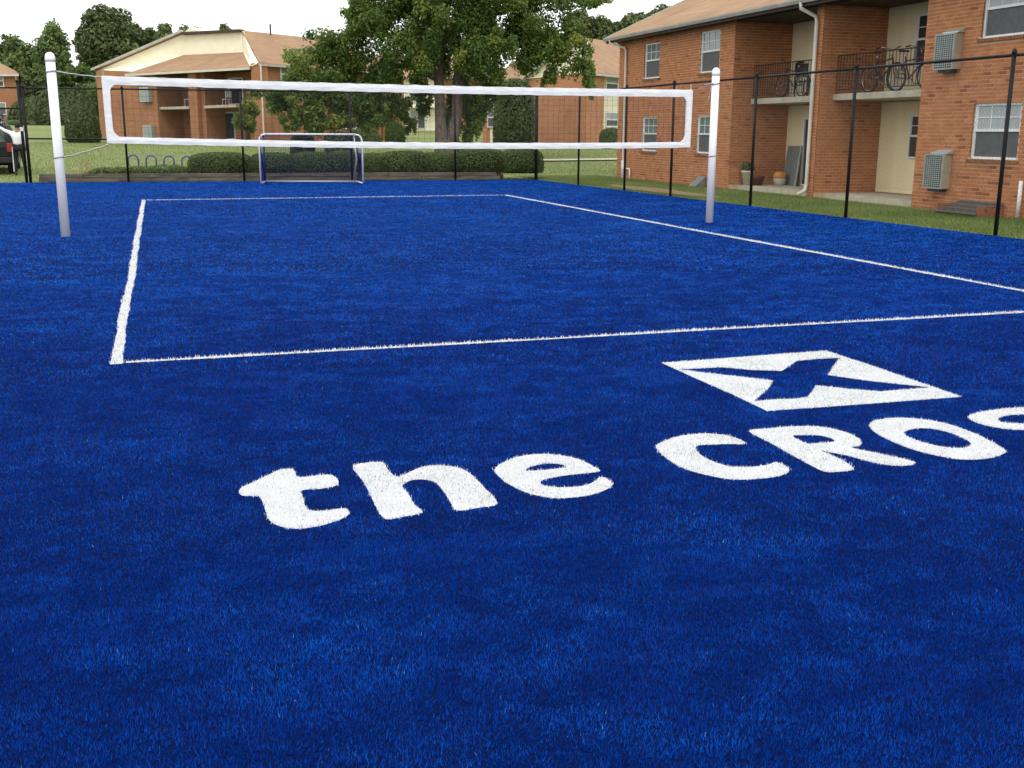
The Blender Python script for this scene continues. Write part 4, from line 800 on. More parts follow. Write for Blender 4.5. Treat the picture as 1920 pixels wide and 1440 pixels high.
q = GX(1509, 170, 17.62); chair((17.62, q[1], SLZ), 0.4, 'black chair nearer the brick side wall on the left balcony'); q2 = GX(1529, 170, 17.55); chair((17.55, q2[1], SLZ), 2.6, 'black chair half behind the downspout on the left balcony')
# patio things
p = GY(1400, 348, 20.3); pt = thing('planter', (16.78, 20.42, 0.11), 'pale tapered planter with green plant on the left patio', 'planter')
mb = MB(); mb.lathe((16.78, 20.42, 0.11), [(0.12, 0), (0.17, 0.36), (0.19, 0.37), (0.19, 0.42), (0.15, 0.42), (0.14, 0.36)], 16); mb.build('pot', 'pot_pale', pt, True)
n = 260; Cn = np.array([16.78, 20.42, 0.62])+unit(n)*np.array([0.2, 0.2, 0.16])*RNG.random((n, 1))**0.4; V, F, T = leaf_quads(Cn, unit(n), 0.09, RNG.random(n)); npmesh('foliage', V, F, 'leaf_dark', T, pt)
pt = thing('flower_pot', (17.02, 20.3, 0.11), 'dark red flower pot beside the pale planter', 'flower pot'); mb = MB(); mb.lathe((17.02, 20.3, 0.11), [(0.16, 0), (0.21, 0.2), (0.23, 0.22), (0.23, 0.27), (0.2, 0.27), (0.19, 0.21)], 16); mb.build('pot', 'pot_red', pt, True); mb = MB(); mb.lathe((17.02, 20.3, 0.32), [(0.185, 0), (0.185, 0.012)], 16); mb.build('soil', 'mulch', pt)
ob = thing('orange_bucket', (17.72, 20.2, 0.11), 'orange and white rounded bucket against the patio brick wall', 'bucket')
mb = MB(); mb.lathe((17.72, 20.2, 0.11), [(0.14, 0), (0.17, 0.06), (0.19, 0.16), (0.18, 0.2)], 16); mb.build('lower_part', 'pot_pale', ob, True); mb = MB(); mb.lathe((17.72, 20.2, 0.31), [(0.18, 0), (0.2, 0.05), (0.19, 0.12), (0.13, 0.18), (0.05, 0.195)], 16); mb.build('upper_part', 'orange', ob, True)
lp = thing('leaning_panel', (18.05, 20.35, 0.11), 'grey rectangular panel leaning against the patio siding', 'panel')
mb = MB(); mb.prism([(17.93, 20.44, 0.11), (17.93, 19.72, 0.11), (18.13, 19.8, 1.22), (18.13, 20.52, 1.22)], (0.035, 0, 0.01)); mb.build('board', 'panel_grey', lp)
mb = MB(); mb.beam((17.925, 19.7, 0.11), (18.115, 19.78, 1.24), 0.04, 0.05); mb.build('edge_trim', 'gutter', lp)

# ================================================================ FAR BUILDINGS
def poly(nm, m, par, pts, off): mb = MB(); mb.prism(pts, off); return mb.build(nm, m, par)
Nb = np.array([-0.777, -0.629, 0.0]); Ub = np.array([0.629, -0.777, 0.0]); IN = -Nb; N2 = np.array([0.629, -0.777, 0.0])
def far_window(par, c, u, n, w, h, m='glass_light', lab=None, grid=True):
    """white framed window centred at c on a wall with outward normal n"""
    c = np.array(c)+n*0.03; u = np.array(u); z = np.array([0, 0, 1.0]); f = 0.07; mb = MB()
    mb.obox(c+u*(w/2-f/2), u*f/2, n*0.05, z*h/2); mb.obox(c-u*(w/2-f/2), u*f/2, n*0.05, z*h/2); mb.obox(c+z*(h/2-f/2), u*(w/2-f), n*0.05, z*f/2); mb.obox(c-z*(h/2-f/2), u*(w/2-f), n*0.05, z*f/2)
    o = mb.build('window', 'white_trim', par); mb = MB(); mb.obox(c-n*0.01+z*h*0.245, u*(w/2-f), n*0.015, z*(h*0.255-f)); mb.build('pane', m, o); mb = MB(); mb.obox(c-n*0.01-z*h*0.245, u*(w/2-f), n*0.015, z*(h*0.255-f)); mb.build('pane', 'screen', o)
    mb = MB(); mb.obox(c, u*(w/2-f), n*0.04, z*f*0.5); mb.build('meeting_rail', 'white_trim', o)
    if lab: o['label'] = lab
    return o
# --- building on the left
pB0 = GD(190, 264, 72.0); PBf = lambda px, py, ins=0.0: GP(px, py, pB0+IN*ins, Nb)
B = thing('apartment_building', pB0, 'brick apartment building with cream gable behind the left half of the net', 'building')
gb_ = -0.5
def low_(p, z=-0.2): return np.array([p[0], p[1], z])
def wallB(px0, px1, top0, top1, ins, depth, nm='wall', m='brick_far', par=None):
    a, b = PBf(px0, top0, ins), PBf(px1, top1, ins); lo = min(pB0[2], 0.6)+gb_; return poly(nm, m, par or B, [a, b, (b[0], b[1], lo), (a[0], a[1], lo)], IN*depth)
wallB(179, 291, 131, 136, 0.0, 9); wallB(351, 366, 128, 127, 0.0, 0.5, 'column'); wallB(366.3, 381, 127, 126, 0.35, 1.6)
wallB(291, 476, 134, 122, 2.0, 7); wallB(470, 487, 121, 117, -0.35, 0.6, 'column')
E0, E1, T0, T1 = PBf(236, 138, -0.45), PBf(469, 125, -0.45), PBf(345, 103, 3.2), PBf(456, 98, 3.2)
rf = poly('roof', 'shingle', B, [E0, E1, T1, T0], (0, 0, -0.12)); mb = MB(); mb.beam(E0-np.array([0, 0, 0.1])+Nb*0.05, E1-np.array([0, 0, 0.1])+Nb*0.05, 0.1, 0.13); mb.build('gutter', 'downspout', rf)
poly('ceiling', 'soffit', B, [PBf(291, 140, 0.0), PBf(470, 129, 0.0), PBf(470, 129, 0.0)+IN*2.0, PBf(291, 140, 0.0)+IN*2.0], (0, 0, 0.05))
poly('gable_front', 'cream', B, [T0, T1, PBf(453, 60, 3.2), PBf(345, 66, 3.2)], IN*0.3)
mb = MB(); mb.beam(PBf(345, 63, 3.15), PBf(453, 57.5, 3.15), 0.5, 0.16); mb.build('flashing', 'soffit', B)
Aq, Tq, Mq, Eq = PBf(176, 132.5, 0.0), PBf(345, 60, 3.2), PBf(345, 104, 3.2), PBf(242, 137, 0.0)
mb = MB(); wd_ = IN*0.15+Ub*-0.1; mb.add([Aq, Eq, Mq, Tq, Aq+wd_, Eq+wd_, Mq+wd_, Tq+wd_], [(0, 1, 2), (0, 2, 3), (4, 6, 5), (4, 7, 6), (0, 3, 7, 4), (0, 4, 5, 1), (1, 5, 6, 2), (2, 6, 7, 3)]); sg = mb.build('gable_side', 'cream', B)
mb = MB(); mb.beam(Aq+np.array([0, 0, 0.05])+Nb*0.15, Tq+np.array([0, 0, 0.05])+Nb*0.15, 0.35, 0.14); mb.build('bargeboard', 'gutter', B)
mb = MB(); R0 = Aq+IN*9; R1 = Tq+IN*5; mb.prism([Aq, Tq, R1, R0], (0, 0, -0.1)); mb.build('roof', 'shingle', B)
cp = PBf(345, 62, 3.2); mb = MB(); mb.prism([cp+Ub*-0.1, cp+Ub*1.5, cp+Ub*0.6+np.array([0, 0, 0.32])], IN*1.2); mb.build('ridge_cap', 'cream', B)
poly('gable_side', 'cream', B, [PBf(454, 58, 3.2), PBf(479, 120, -0.4), PBf(470, 124, -0.4), PBf(456, 98.5, 3.2)], Ub*0.12)
for (x0, x1, y0, y1, dz) in ((290, 354, 201, 199, 0), (382, 442, 198, 195.5, 0)):
    a, b = PBf(x0, y0, 0.15), PBf(x1, y1, 0.15); sl = poly('balcony_slab', 'slab', B, [a, b, b+IN*1.83, a+IN*1.83], (0, 0, -0.16))
    mb = MB(); mb.tube([a+np.array([0, 0, 0.95]), b+np.array([0, 0, 0.95])], 0.02, 5); mb.build('top_rail', 'rail', sl)
    for i in range(15): q = a+(b-a)*i/14+IN*0.02; mb = MB(); mb.beam(q, q+np.array([0, 0, 0.95]), 0.016, 0.016); mb.build('baluster', 'rail', sl)
for x0, x1, y0, y1, lab in ((266, 281, 165, 190, 'upper grey wall grille'), (272, 287, 236, 258, 'lower grey wall grille')):
    c = PBf((x0+x1)/2, (y0+y1)/2, -0.16); w_, h_ = (x1-x0)*72/FPX/0.63, (y1-y0)*72/FPX; mb = MB(); mb.obox(c, Ub*w_/2, Nb*0.15, (0, 0, h_/2)); o = mb.build('wall_unit', 'ac_top', B); o['label'] = lab
    mb = MB(); mb.obox(c+Nb*0.155, Ub*w_*0.42, Nb*0.01, (0, 0, h_*0.42)); mb.build('grille', 'ac_grille', o)
for x0, x1, y0, y1, lab in ((421, 440, 210, 262, 'lower dark patio door'), (430, 455, 146, 196, 'upper dark balcony door')):
    c = PBf((x0+x1)/2, (y0+y1)/2, 1.96); w_, h_ = (x1-x0)*66/FPX/0.63, (y1-y0)*66/FPX; mb = MB(); mb.obox(c, Ub*w_/2, Nb*0.03, (0, 0, h_/2)); o = mb.build('door', 'white_trim', B); o['label'] = lab
    mb = MB(); mb.obox(c+Nb*0.035, Ub*w_*0.42, Nb*0.01, (0, 0, h_*0.45)); mb.build('pane', 'glass', o)
for px, ins, rz_c, lab in ((334, 0.9, 2.3, 'white chair on the left balcony of the far left building'), (405, 0.9, 2.0, 'white chair on the right balcony of the far left building')):
    q = PBf(px, 199, 0.15)+IN*ins; chair((q[0], q[1], q[2]), rz_c, lab, 'white_trim', 'white chairs on the far balconies')
# wing receding to the right
pW = PBf(487, 270, -0.3); PWf = lambda px, py, ins=0.0: GP(px, py, pW-N2*ins, N2); zt = PBf(487, 118, -0.3)[2]; e1 = PWf(713, 150); L2 = np.linalg.norm((e1-pW)[:2]); U2 = np.array([0.777, 0.629, 0.0])
poly('wing_wall', 'brick_far', B, [(pW[0], pW[1], -0.2), (pW[0], pW[1], zt), (pW+U2*L2)[:2].tolist()+[zt], (pW+U2*L2)[:2].tolist()+[-0.2]], -N2*0.4)
ea = np.array([pW[0], pW[1], zt])+N2*0.4-U2*0.1; eb = ea+U2*(L2+0.7); ra = PBf(453, 57, 3.15); rb = ra+U2*(L2-2.5); poly('end_wall', 'brick_far', B, [low_(eb-N2*0.5), low_(eb-N2*9), low_(eb-N2*9, zt), low_(eb-N2*0.5, zt)], -U2*0.3)
r2 = poly('wing_roof', 'shingle', B, [ea, eb, rb, ra], (0, 0, -0.12))
mb = MB(); mb.beam(ea-np.array([0, 0, 0.1]), eb-np.array([0, 0, 0.1]), 0.1, 0.13); mb.build('gutter', 'gutter', r2)
mb = MB(); vp = PWf(507, 56, 4.0); mb.tube([vp-np.array([0, 0, 0.3]), vp+np.array([0, 0, 0.35])], 0.06, 6); mb.build('vent_pipe', 'soffit', r2)
mb = MB(); q = PBf(489, 130, -0.42); mb.tube([(q[0], q[1], zt-0.1), (q[0], q[1], 0.5)], 0.05, 6); mb.build('downspout', 'downspout', B)
for x0, x1, y0, y1 in ((524, 547, 127, 151), (636, 653, 126, 148), (640, 668, 218, 240), (694, 704, 210, 226)):
    a, b = PWf(x0, y0), PWf(x1, y1); far_window(B, (a+b)/2, U2, N2, np.linalg.norm((b-a)[:2]), abs(a[2]-b[2])+0.15)
# --- building right of the big tree
pC0 = GD(1099, 266, 66.0); PCf = lambda px, py, ins=0.0: GP(px, py, pC0+IN*ins, Nb); C_ = thing('apartment_building', pC0, 'brick apartment building with cream gable between the big tree and the near building', 'building')
def low(p, z=-0.2): return np.array([p[0], p[1], z])
a, b = PCf(979, 150), PCf(1100, 136); poly('wall', 'brick_pale', C_, [a, b, low(b), low(a)], IN*0.4)
poly('gable_wall', 'cream', C_, [PCf(977, 149.5, -0.05), PCf(1101, 135.5, -0.05), PCf(1101, 78, -0.05), PCf(1078, 76, -0.05)], IN*0.3)
mb = MB(); mb.beam(PCf(976, 149, -0.2), PCf(1080, 75, -0.2), 0.3, 0.16); mb.build('bargeboard', 'gutter', C_)
q0 = PCf(1100, 136); PC2 = lambda px, py, ins=0.0: GP(px, py, q0-N2*ins, N2); q1 = PC2(1134, 138); zc = q0[2]
poly('side_wall', 'brick_pale', C_, [low(q0+U2*0.4, zc), low(q1, zc), low(q1), low(q0+U2*0.4)], -N2*0.6); q2_ = PC2(1134, 138, 0.5); q3 = PC2(1250, 145, 0.5)
sw = poly('bay_wall', 'cream', C_, [low(q2_-U2*0.3, zc), low(q3, zc), low(q3), low(q2_-U2*0.3)], -N2*0.5); zr2 = PC2(1130, 75, 4.5)[2]
ea = low(q0, zc)+N2*0.4; eb = low(q3, zc)+N2*0.9; ra = ea-N2*5; rb = eb-N2*5; ra[2] = rb[2] = zr2; rr2 = poly('roof', 'shingle', C_, [ea, eb, rb, ra], (0, 0, -0.12)); mb = MB(); mb.beam(ea-np.array([0, 0, 0.1]), eb-np.array([0, 0, 0.1]), 0.1, 0.13); mb.build('gutter', 'gutter', rr2)
for y0, y1 in ((142, 170), (210, 238)):
    aa, bb_ = PC2(1135, y0, 0.5), PC2(1157, y1, 0.5); far_window(C_, (aa+bb_)/2, U2, N2, np.linalg.norm((bb_-aa)[:2]), abs(aa[2]-bb_[2]), 'curtain')
# pent roof left of the gable
poly('pent_roof', 'shingle', C_, [PCf(930, 152, -0.5), PCf(984, 149, -0.5), PCf(1000, 116, 2.5), PCf(960, 114, 2.5)], (0, 0, -0.12)); a, b = PCf(905, 155, 1.0), PCf(979.5, 150, 1.0); poly('wall', 'brick_pale', C_, [a, b, low(b), low(a)], IN*5)
a, b = PCf(919, 160, 0.95), PCf(929, 160, 0.95); cs = poly('cream_panel', 'cream', C_, [a, b, low(b, 0.9), low(a, 0.9)], IN*0.05); far_window(C_, (PCf(919, 220, 0.9)+PCf(929, 220, 0.9))/2, Ub, Nb, 0.8, 1.3)
# --- building far behind the big tree
pD0 = GD(790, 243, 92.0); Nd = np.array([-0.31, -0.95, 0]); Ud = np.array([0.95, -0.31, 0]); PDf = lambda px, py, ins=0.0: GP(px, py, pD0-Nd*ins, Nd)
D_ = thing('apartment_building', pD0, 'cream and brick apartment building with balcony door seen under the big tree', 'building')
for x0, x1, m in ((600, 757, 'brick_far'), (757, 822, 'cream'), (822, 905, 'brick_far')):
    a, b = PDf(x0, 142), PDf(x1, 142); poly('wall', m, D_, [a, b, low(b, 1.2), low(a, 1.2)], -Nd*8)
rD = poly('roof', 'shingle', D_, [PDf(596, 143, -0.5), PDf(909, 143, -0.5), PDf(909, 104, 4.5), PDf(596, 104, 4.5)], (0, 0, -0.15)); mb = MB(); mb.beam(PDf(596, 145, -0.55), PDf(909, 145, -0.55), 0.12, 0.18); mb.build('gutter', 'gutter', rD)
a, b = PDf(760, 195, -0.9), PDf(815, 195, -0.9); sD = poly('balcony_slab', 'cream', D_, [a, b, b-Nd*0.88, a-Nd*0.88], (0, 0, -0.3)); mb = MB(); mb.tube([a+np.array([0, 0, 0.9]), b+np.array([0, 0, 0.9])], 0.03, 5); mb.build('top_rail', 'rail', sD)
for i in range(14): q = a+(b-a)*i/13-Nd*0.03; mb = MB(); mb.beam(q, q+np.array([0, 0, 0.9]), 0.02, 0.02); mb.build('baluster', 'rail', sD)
for y0, y1, x0, x1 in ((207, 241, 768, 798), (160, 193, 768, 798)):
    c = (PDf(x0, y0, -0.03)+PDf(x1, y1, -0.03))/2; w_ = np.linalg.norm((PDf(x1, y1)-PDf(x0, y1))); h_ = abs(PDf(x0, y0)[2]-PDf(x0, y1)[2]); mb = MB(); mb.obox(c, Ud*w_/2, Nd*0.04, (0, 0, h_/2)); o = mb.build('sliding_door', 'white_trim', D_)
    for s_, m in ((-1, 'curtain'), (1, 'screen')): mb = MB(); mb.obox(c+Ud*w_*0.235*s_+Nd*0.05, Ud*w_*0.2, Nd*0.01, (0, 0, h_*0.46)); mb.build('pane', m, o)
# --- building at the left picture edge
pE0 = GD(20, 232, 100.0); Ne = np.array([0.0, -1.0, 0]); PEf = lambda px, py, ins=0.0: GP(px, py, pE0-Ne*ins, Ne); E_ = thing('apartment_building', pE0, 'brick apartment building with hipped roof at the left picture edge', 'building')
a, b = PEf(-240, 139), PEf(32, 137); poly('wall', 'brick_far', E_, [a, b, low(b, 1.2), low(a, 1.2)], (0, 10, 0))
ea, eb = PEf(-245, 139, -0.5), PEf(35, 138, -0.5); ra, rb = PEf(-160, 100, 5.0), PEf(-42, 96, 5.0); be = eb+np.array([0, 11, 0]); ba = ea+np.array([0, 11, 0])
mb = MB(); mb.add([ea, eb, rb, ra, be, ba], [(0, 1, 2, 3), (1, 4, 2), (4, 5, 3, 2), (5, 0, 3), (0, 5, 4, 1)]); mb.build('roof', 'shingle', E_); mb = MB(); mb.beam(ea-np.array([0, 0, 0.12]), eb-np.array([0, 0, 0.12]), 0.12, 0.2); mb.build('gutter', 'downspout', E_)
for x0, x1, y0, y1 in ((-8, 7, 140, 163), (-8, 12, 192, 215), (-80, -62, 140, 163), (-80, -60, 192, 215)): c = (PEf(x0, y0)+PEf(x1, y1))/2; far_window(E_, c, (1, 0, 0), Ne, abs((PEf(x1, y1)-PEf(x0, y1))[0]), abs(PEf(x0, y0)[2]-PEf(x0, y1)[2]))
mb = MB(); q = PEf(29, 140, -0.1); mb.tube([(q[0], q[1], q[2]), (q[0], q[1], 1.9)], 0.06, 6); mb.build('downspout', 'downspout', E_)

# ================================================================ TREES
def crown_leaves(clumps, size, per, m, parent, pale=0.0, droop=0.0, name='crown'):
    Cs, Ns, Ts = [], [], []
    for c, r in clumps:
        c = np.array(c); r = np.array(r); vol = (r[0]*r[1]*r[2])**(2/3); n = max(20, int(per*vol)); ct = RNG.normal(0, 0.19)
        d = unit(n); rad = RNG.random(n)**0.38*(1+0.16*np.sin(d[:, 0]*5+c[0])*np.cos(d[:, 2]*4+c[1])); P = c+d*rad[:, None]*r
        P[:, 2] -= droop*np.maximum(0, RNG.random(n)-0.5)*r[2]; N = 0.7*d+unit(n)*0.9+np.array([0, 0, 0.45]); N /= np.linalg.norm(N, axis=1)[:, None]
        Cs.append(P); Ns.append(N); Ts.append(np.clip(0.45+ct+pale+RNG.normal(0, 0.2, n)+(RNG.random(n) > 0.985)*0.35, 0, 1))
    V, F, T = leaf_quads(np.concatenate(Cs), np.concatenate(Ns), size, np.concatenate(Ts)); return npmesh(name, V, F, m, T, parent)
def limb(mb, a, b, r0, r1, n=6, wob=0.05, seed=0):
    rr = random.Random(seed); a, b = np.array(a, float), np.array(b, float); L = np.linalg.norm(b-a); pts = []
    for i in range(n+1): t = i/n; p = a+(b-a)*t; p[2] += 0.08*L*math.sin(math.pi*t); p += np.array([rr.gauss(0, wob), rr.gauss(0, wob), 0])*L*0.35*math.sin(math.pi*t); pts.append(p)
    mb.tube(pts, [r0+(r1-r0)*i/n for i in range(n+1)], 8)
# the big maple in the middle
tb_ = gnd(834, 301); TD = float(np.dot(tb_-CAM, _F)); K = TD/FPX
maple = thing('maple_tree', tb_, 'large broadleaf tree with forked trunk rising behind the net', 'tree')
CL_ = [(760,-60,120,70,0),(860,-80,130,80,1),(960,-50,120,70,0),(700,8,52,48,-1),(755,40,70,55,0),(850,20,80,60,1.5),(930,30,80,55,0),(1010,15,70,45,0),(1075,0,50,22,0),(1125,3,28,11,0),
       (690,62,50,42,-0.6),(745,110,50,45,-1),(700,118,48,45,0),(820,95,40,50,1.8),(900,110,60,50,-0.8),(960,88,65,45,0),(1030,78,55,38,0),(1078,95,34,40,0.5),(1098,138,18,30,0.3),(1042,118,28,24,0),(1028,148,10,16,0),(1000,120,34,28,0),
       (592,82,52,30,-0.5),(560,112,36,30,-0.8),(620,118,50,36,0),(585,155,55,30,-1),(640,172,55,36,0),(555,190,42,28,-1.2),(600,215,50,28,-1),(668,195,42,40,0),(718,165,42,40,0.6),(712,208,26,30,0),(640,222,36,18,0),(505,185,42,26,-1.4),(545,225,20,22,-1.5),
       (884,195,26,48,1.2),(876,245,22,24,0.8),(925,148,40,34,0.6),(870,140,30,40,1.6),(843,210,14,50,1.3),(790,150,26,40,1.4),(760,205,14,26,0.5),(815,50,40,45,1.5),(660,15,22,20,-0.4),(905,60,45,40,-1.2),(945,75,28,28,-1.5),(800,70,45,50,-1.2),(790,115,34,34,-1.0),(870,70,36,40,-1.0),(880,110,34,30,-1.1),(835,20,60,40,-1.4),(780,0,60,40,-1.2),(915,-5,70,40,-1.0),(850,-20,70,40,-1.2),(640,90,40,40,0),(660,140,40,36,0.4),(610,190,46,32,-0.3),(575,225,36,24,-0.8),(690,160,40,36,0.3),(985,55,50,36,-0.5),(895,225,22,36,0.9),(905,180,26,30,0.4),(865,265,16,18,0.8),(795,185,16,36,1.0),(770,235,10,20,0.6),(735,190,34,34,0.2),(690,225,30,24,0),(560,160,40,30,-0.9),(1060,60,46,32,0),(1105,160,12,22,0.2),(930,175,26,20,0.5)]
clumps = [(GD(px, py, TD+dd*1.3), (rx*K*1.0, max(1.0, (rx+ry)/2*K), ry*K*1.0)) for px, py, rx, ry, dd in CL_]
sub = []
for (c, r) in clumps:
    for k in range(9):
        d = unit(1)[0]; sub.append((np.array(c)+d*np.array(r)*random.uniform(0.5, 0.85), np.array(r)*np.array([1, 1, 1.15])*random.uniform(0.27, 0.47)))
crown_leaves(sub, 0.125, 1550, 'leaf', maple, pale=0.16, droop=1.5)
mb = MB(); P_ = lambda px, py, dd=0.0: GD(px, py, TD+dd)
bpt = np.array(tb_); mb.tube([bpt-np.array([0, 0, 0.2]), P_(834, 285), P_(830, 265), P_(826, 230), P_(824, 180), P_(822, 120), P_(830, 50), P_(836, -20), P_(835, -110)], [0.66, 0.5, 0.36, 0.26, 0.24, 0.23, 0.21, 0.17, 0.09], 12)
mb.tube([P_(838, 285, 0.1), P_(848, 255, 0.1), P_(856, 220, 0.2), P_(858, 170, 0.2), P_(862, 110, 0.3), P_(852, 40, 0.3), P_(870, -30, 0.4), P_(900, -100, 0.5)], [0.42, 0.32, 0.26, 0.24, 0.23, 0.2, 0.16, 0.08], 12)
for i, (px0, py0, px1, py1, r0) in enumerate(((824, 150, 720, 120, 0.16), (823, 170, 660, 185, 0.15), (660, 185, 580, 200, 0.08), (824, 120, 690, 60, 0.15), (690, 60, 590, 82, 0.07), (860, 120, 960, 88, 0.15), (960, 88, 1075, 98, 0.08), (862, 105, 930, 30, 0.14), (832, 45, 755, 20, 0.12), (858, 60, 1010, 15, 0.12), (822, 180, 770, 165, 0.12), (858, 150, 890, 190, 0.07))):
    limb(mb, P_(px0, py0), P_(px1, py1), r0, r0*0.35, 6, 0.1, i)
mb.build('trunk', 'bark', maple, True)
def tree(name, px, top, bottom, wpx, depth, label, m='leaf_dark', size=0.3, per=150, nsub=26, trunk_px=None, group=None, shape=1.0, pale=0.0, cat='tree', loose=0.0):
    """tree whose crown spans top..bottom and wpx in the photo at the given distance"""
    k = depth/FPX; c = GD(px, (top+bottom)/2, depth); gzz = float(hground(c[0], c[1])); R = np.array([wpx*k/2, wpx*k/2*0.9, (bottom-top)*k/2]); t = thing(name, (c[0], c[1], gzz), label, cat, group); cl = []
    for i in range(nsub):
        d = unit(1)[0]; f = 0.45+0.3*random.random(); sc = random.uniform(0.26, 0.42)*(1-loose*0.3); q = c+d*R*f
        if shape != 1.0: w_ = 1-shape*max(0, (q[2]-c[2])/R[2]); q[0] = c[0]+(q[0]-c[0])*w_; q[1] = c[1]+(q[1]-c[1])*w_
        cl.append((q, R*sc*np.array([1, 1, 0.85])))
    crown_leaves(cl, size, per*2.7, m, t, pale); mb = MB(); tr = max(0.12, wpx*k*0.035)
    mb.tube([(c[0], c[1], gzz-0.3), (c[0], c[1], gzz+(c[2]-gzz)*0.5), (c[0]+0.1, c[1], c[2]), (c[0]+0.2, c[1], c[2]+R[2]*0.5)], [tr*1.3, tr, tr*0.8, tr*0.3], 8)
    for i in range(7): q = cl[i % len(cl)][0]; limb(mb, (c[0], c[1], gzz+(c[2]-gzz)*random.uniform(0.4, 0.9)), q, tr*0.4, tr*0.12, 4, 0.08, i)
    mb.build('trunk', 'trunk_far', t, True); return t
G1 = 'trees at the edge of the far lawn'
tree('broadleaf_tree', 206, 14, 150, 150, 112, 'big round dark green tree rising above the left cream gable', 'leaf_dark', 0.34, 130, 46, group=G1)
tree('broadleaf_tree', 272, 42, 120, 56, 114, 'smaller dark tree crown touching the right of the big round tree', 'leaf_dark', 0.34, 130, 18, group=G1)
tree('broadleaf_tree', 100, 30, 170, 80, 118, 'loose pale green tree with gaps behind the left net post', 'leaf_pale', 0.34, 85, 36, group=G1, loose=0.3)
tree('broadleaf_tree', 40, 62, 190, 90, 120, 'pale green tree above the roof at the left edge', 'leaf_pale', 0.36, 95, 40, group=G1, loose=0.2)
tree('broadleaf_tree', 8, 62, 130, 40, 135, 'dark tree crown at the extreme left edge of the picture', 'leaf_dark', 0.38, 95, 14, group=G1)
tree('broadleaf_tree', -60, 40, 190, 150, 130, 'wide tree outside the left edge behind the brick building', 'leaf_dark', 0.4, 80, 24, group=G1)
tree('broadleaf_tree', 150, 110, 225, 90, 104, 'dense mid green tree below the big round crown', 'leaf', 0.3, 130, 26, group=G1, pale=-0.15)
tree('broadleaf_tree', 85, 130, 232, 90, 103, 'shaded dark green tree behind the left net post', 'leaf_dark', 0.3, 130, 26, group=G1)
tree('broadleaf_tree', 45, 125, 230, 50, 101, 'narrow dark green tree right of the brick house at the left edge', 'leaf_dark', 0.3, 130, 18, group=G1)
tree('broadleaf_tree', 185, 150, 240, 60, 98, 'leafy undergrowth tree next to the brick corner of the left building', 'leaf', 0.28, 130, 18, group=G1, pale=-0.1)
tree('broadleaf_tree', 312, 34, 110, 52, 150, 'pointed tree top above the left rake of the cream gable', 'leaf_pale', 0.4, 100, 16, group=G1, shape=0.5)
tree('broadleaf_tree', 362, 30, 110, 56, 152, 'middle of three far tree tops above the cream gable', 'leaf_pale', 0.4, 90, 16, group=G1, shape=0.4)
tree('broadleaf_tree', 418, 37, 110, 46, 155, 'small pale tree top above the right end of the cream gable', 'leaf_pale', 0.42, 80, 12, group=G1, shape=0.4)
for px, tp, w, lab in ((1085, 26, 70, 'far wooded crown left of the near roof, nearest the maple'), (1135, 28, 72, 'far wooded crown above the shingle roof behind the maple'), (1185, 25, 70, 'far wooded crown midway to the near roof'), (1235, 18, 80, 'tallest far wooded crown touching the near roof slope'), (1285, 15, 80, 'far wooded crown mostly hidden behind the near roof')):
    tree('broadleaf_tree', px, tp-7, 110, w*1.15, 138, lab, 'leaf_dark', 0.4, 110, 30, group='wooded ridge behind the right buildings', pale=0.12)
def shrub(name, px, top, bottom, wpx, depth, label, power=2.6, taper=0.0, m='leaf_dark', n=5000, size=0.12, pale=0.0, cat='shrub'):
    k = depth/FPX; p = GD(px, bottom, depth); z = min(p[2], float(hground(p[0], p[1])))-0.05; top_z = GD(px, top, depth)[2]
    return bush(name, (p[0], p[1], z), wpx*k/2, wpx*k/2, top_z-z, label, cat, None, m, n, size, power, 9, taper, pale)
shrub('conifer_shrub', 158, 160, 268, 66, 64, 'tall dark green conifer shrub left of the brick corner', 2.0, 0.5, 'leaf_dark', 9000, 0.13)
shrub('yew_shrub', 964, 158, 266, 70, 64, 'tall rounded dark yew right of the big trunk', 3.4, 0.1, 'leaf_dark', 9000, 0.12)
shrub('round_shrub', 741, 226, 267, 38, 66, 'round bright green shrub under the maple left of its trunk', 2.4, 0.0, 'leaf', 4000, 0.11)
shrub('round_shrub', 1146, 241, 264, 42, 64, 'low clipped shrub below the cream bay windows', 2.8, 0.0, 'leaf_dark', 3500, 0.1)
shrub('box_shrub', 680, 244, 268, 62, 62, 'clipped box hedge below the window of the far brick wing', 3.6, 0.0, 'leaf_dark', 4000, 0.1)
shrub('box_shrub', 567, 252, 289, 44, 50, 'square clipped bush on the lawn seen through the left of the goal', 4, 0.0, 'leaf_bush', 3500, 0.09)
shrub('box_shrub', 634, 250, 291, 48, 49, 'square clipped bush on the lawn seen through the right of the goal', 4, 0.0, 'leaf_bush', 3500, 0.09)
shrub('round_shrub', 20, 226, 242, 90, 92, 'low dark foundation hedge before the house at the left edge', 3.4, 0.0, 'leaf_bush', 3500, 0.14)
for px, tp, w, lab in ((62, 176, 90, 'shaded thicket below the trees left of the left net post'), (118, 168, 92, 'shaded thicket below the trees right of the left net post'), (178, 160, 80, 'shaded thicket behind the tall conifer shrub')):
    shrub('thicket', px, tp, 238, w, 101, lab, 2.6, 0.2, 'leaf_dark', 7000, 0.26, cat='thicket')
tree('ornamental_tree', 463, 178, 258, 60, 60, 'small yellow-green tree beside the patio door of the left building', 'leaf', 0.14, 420, 18, pale=0.25)

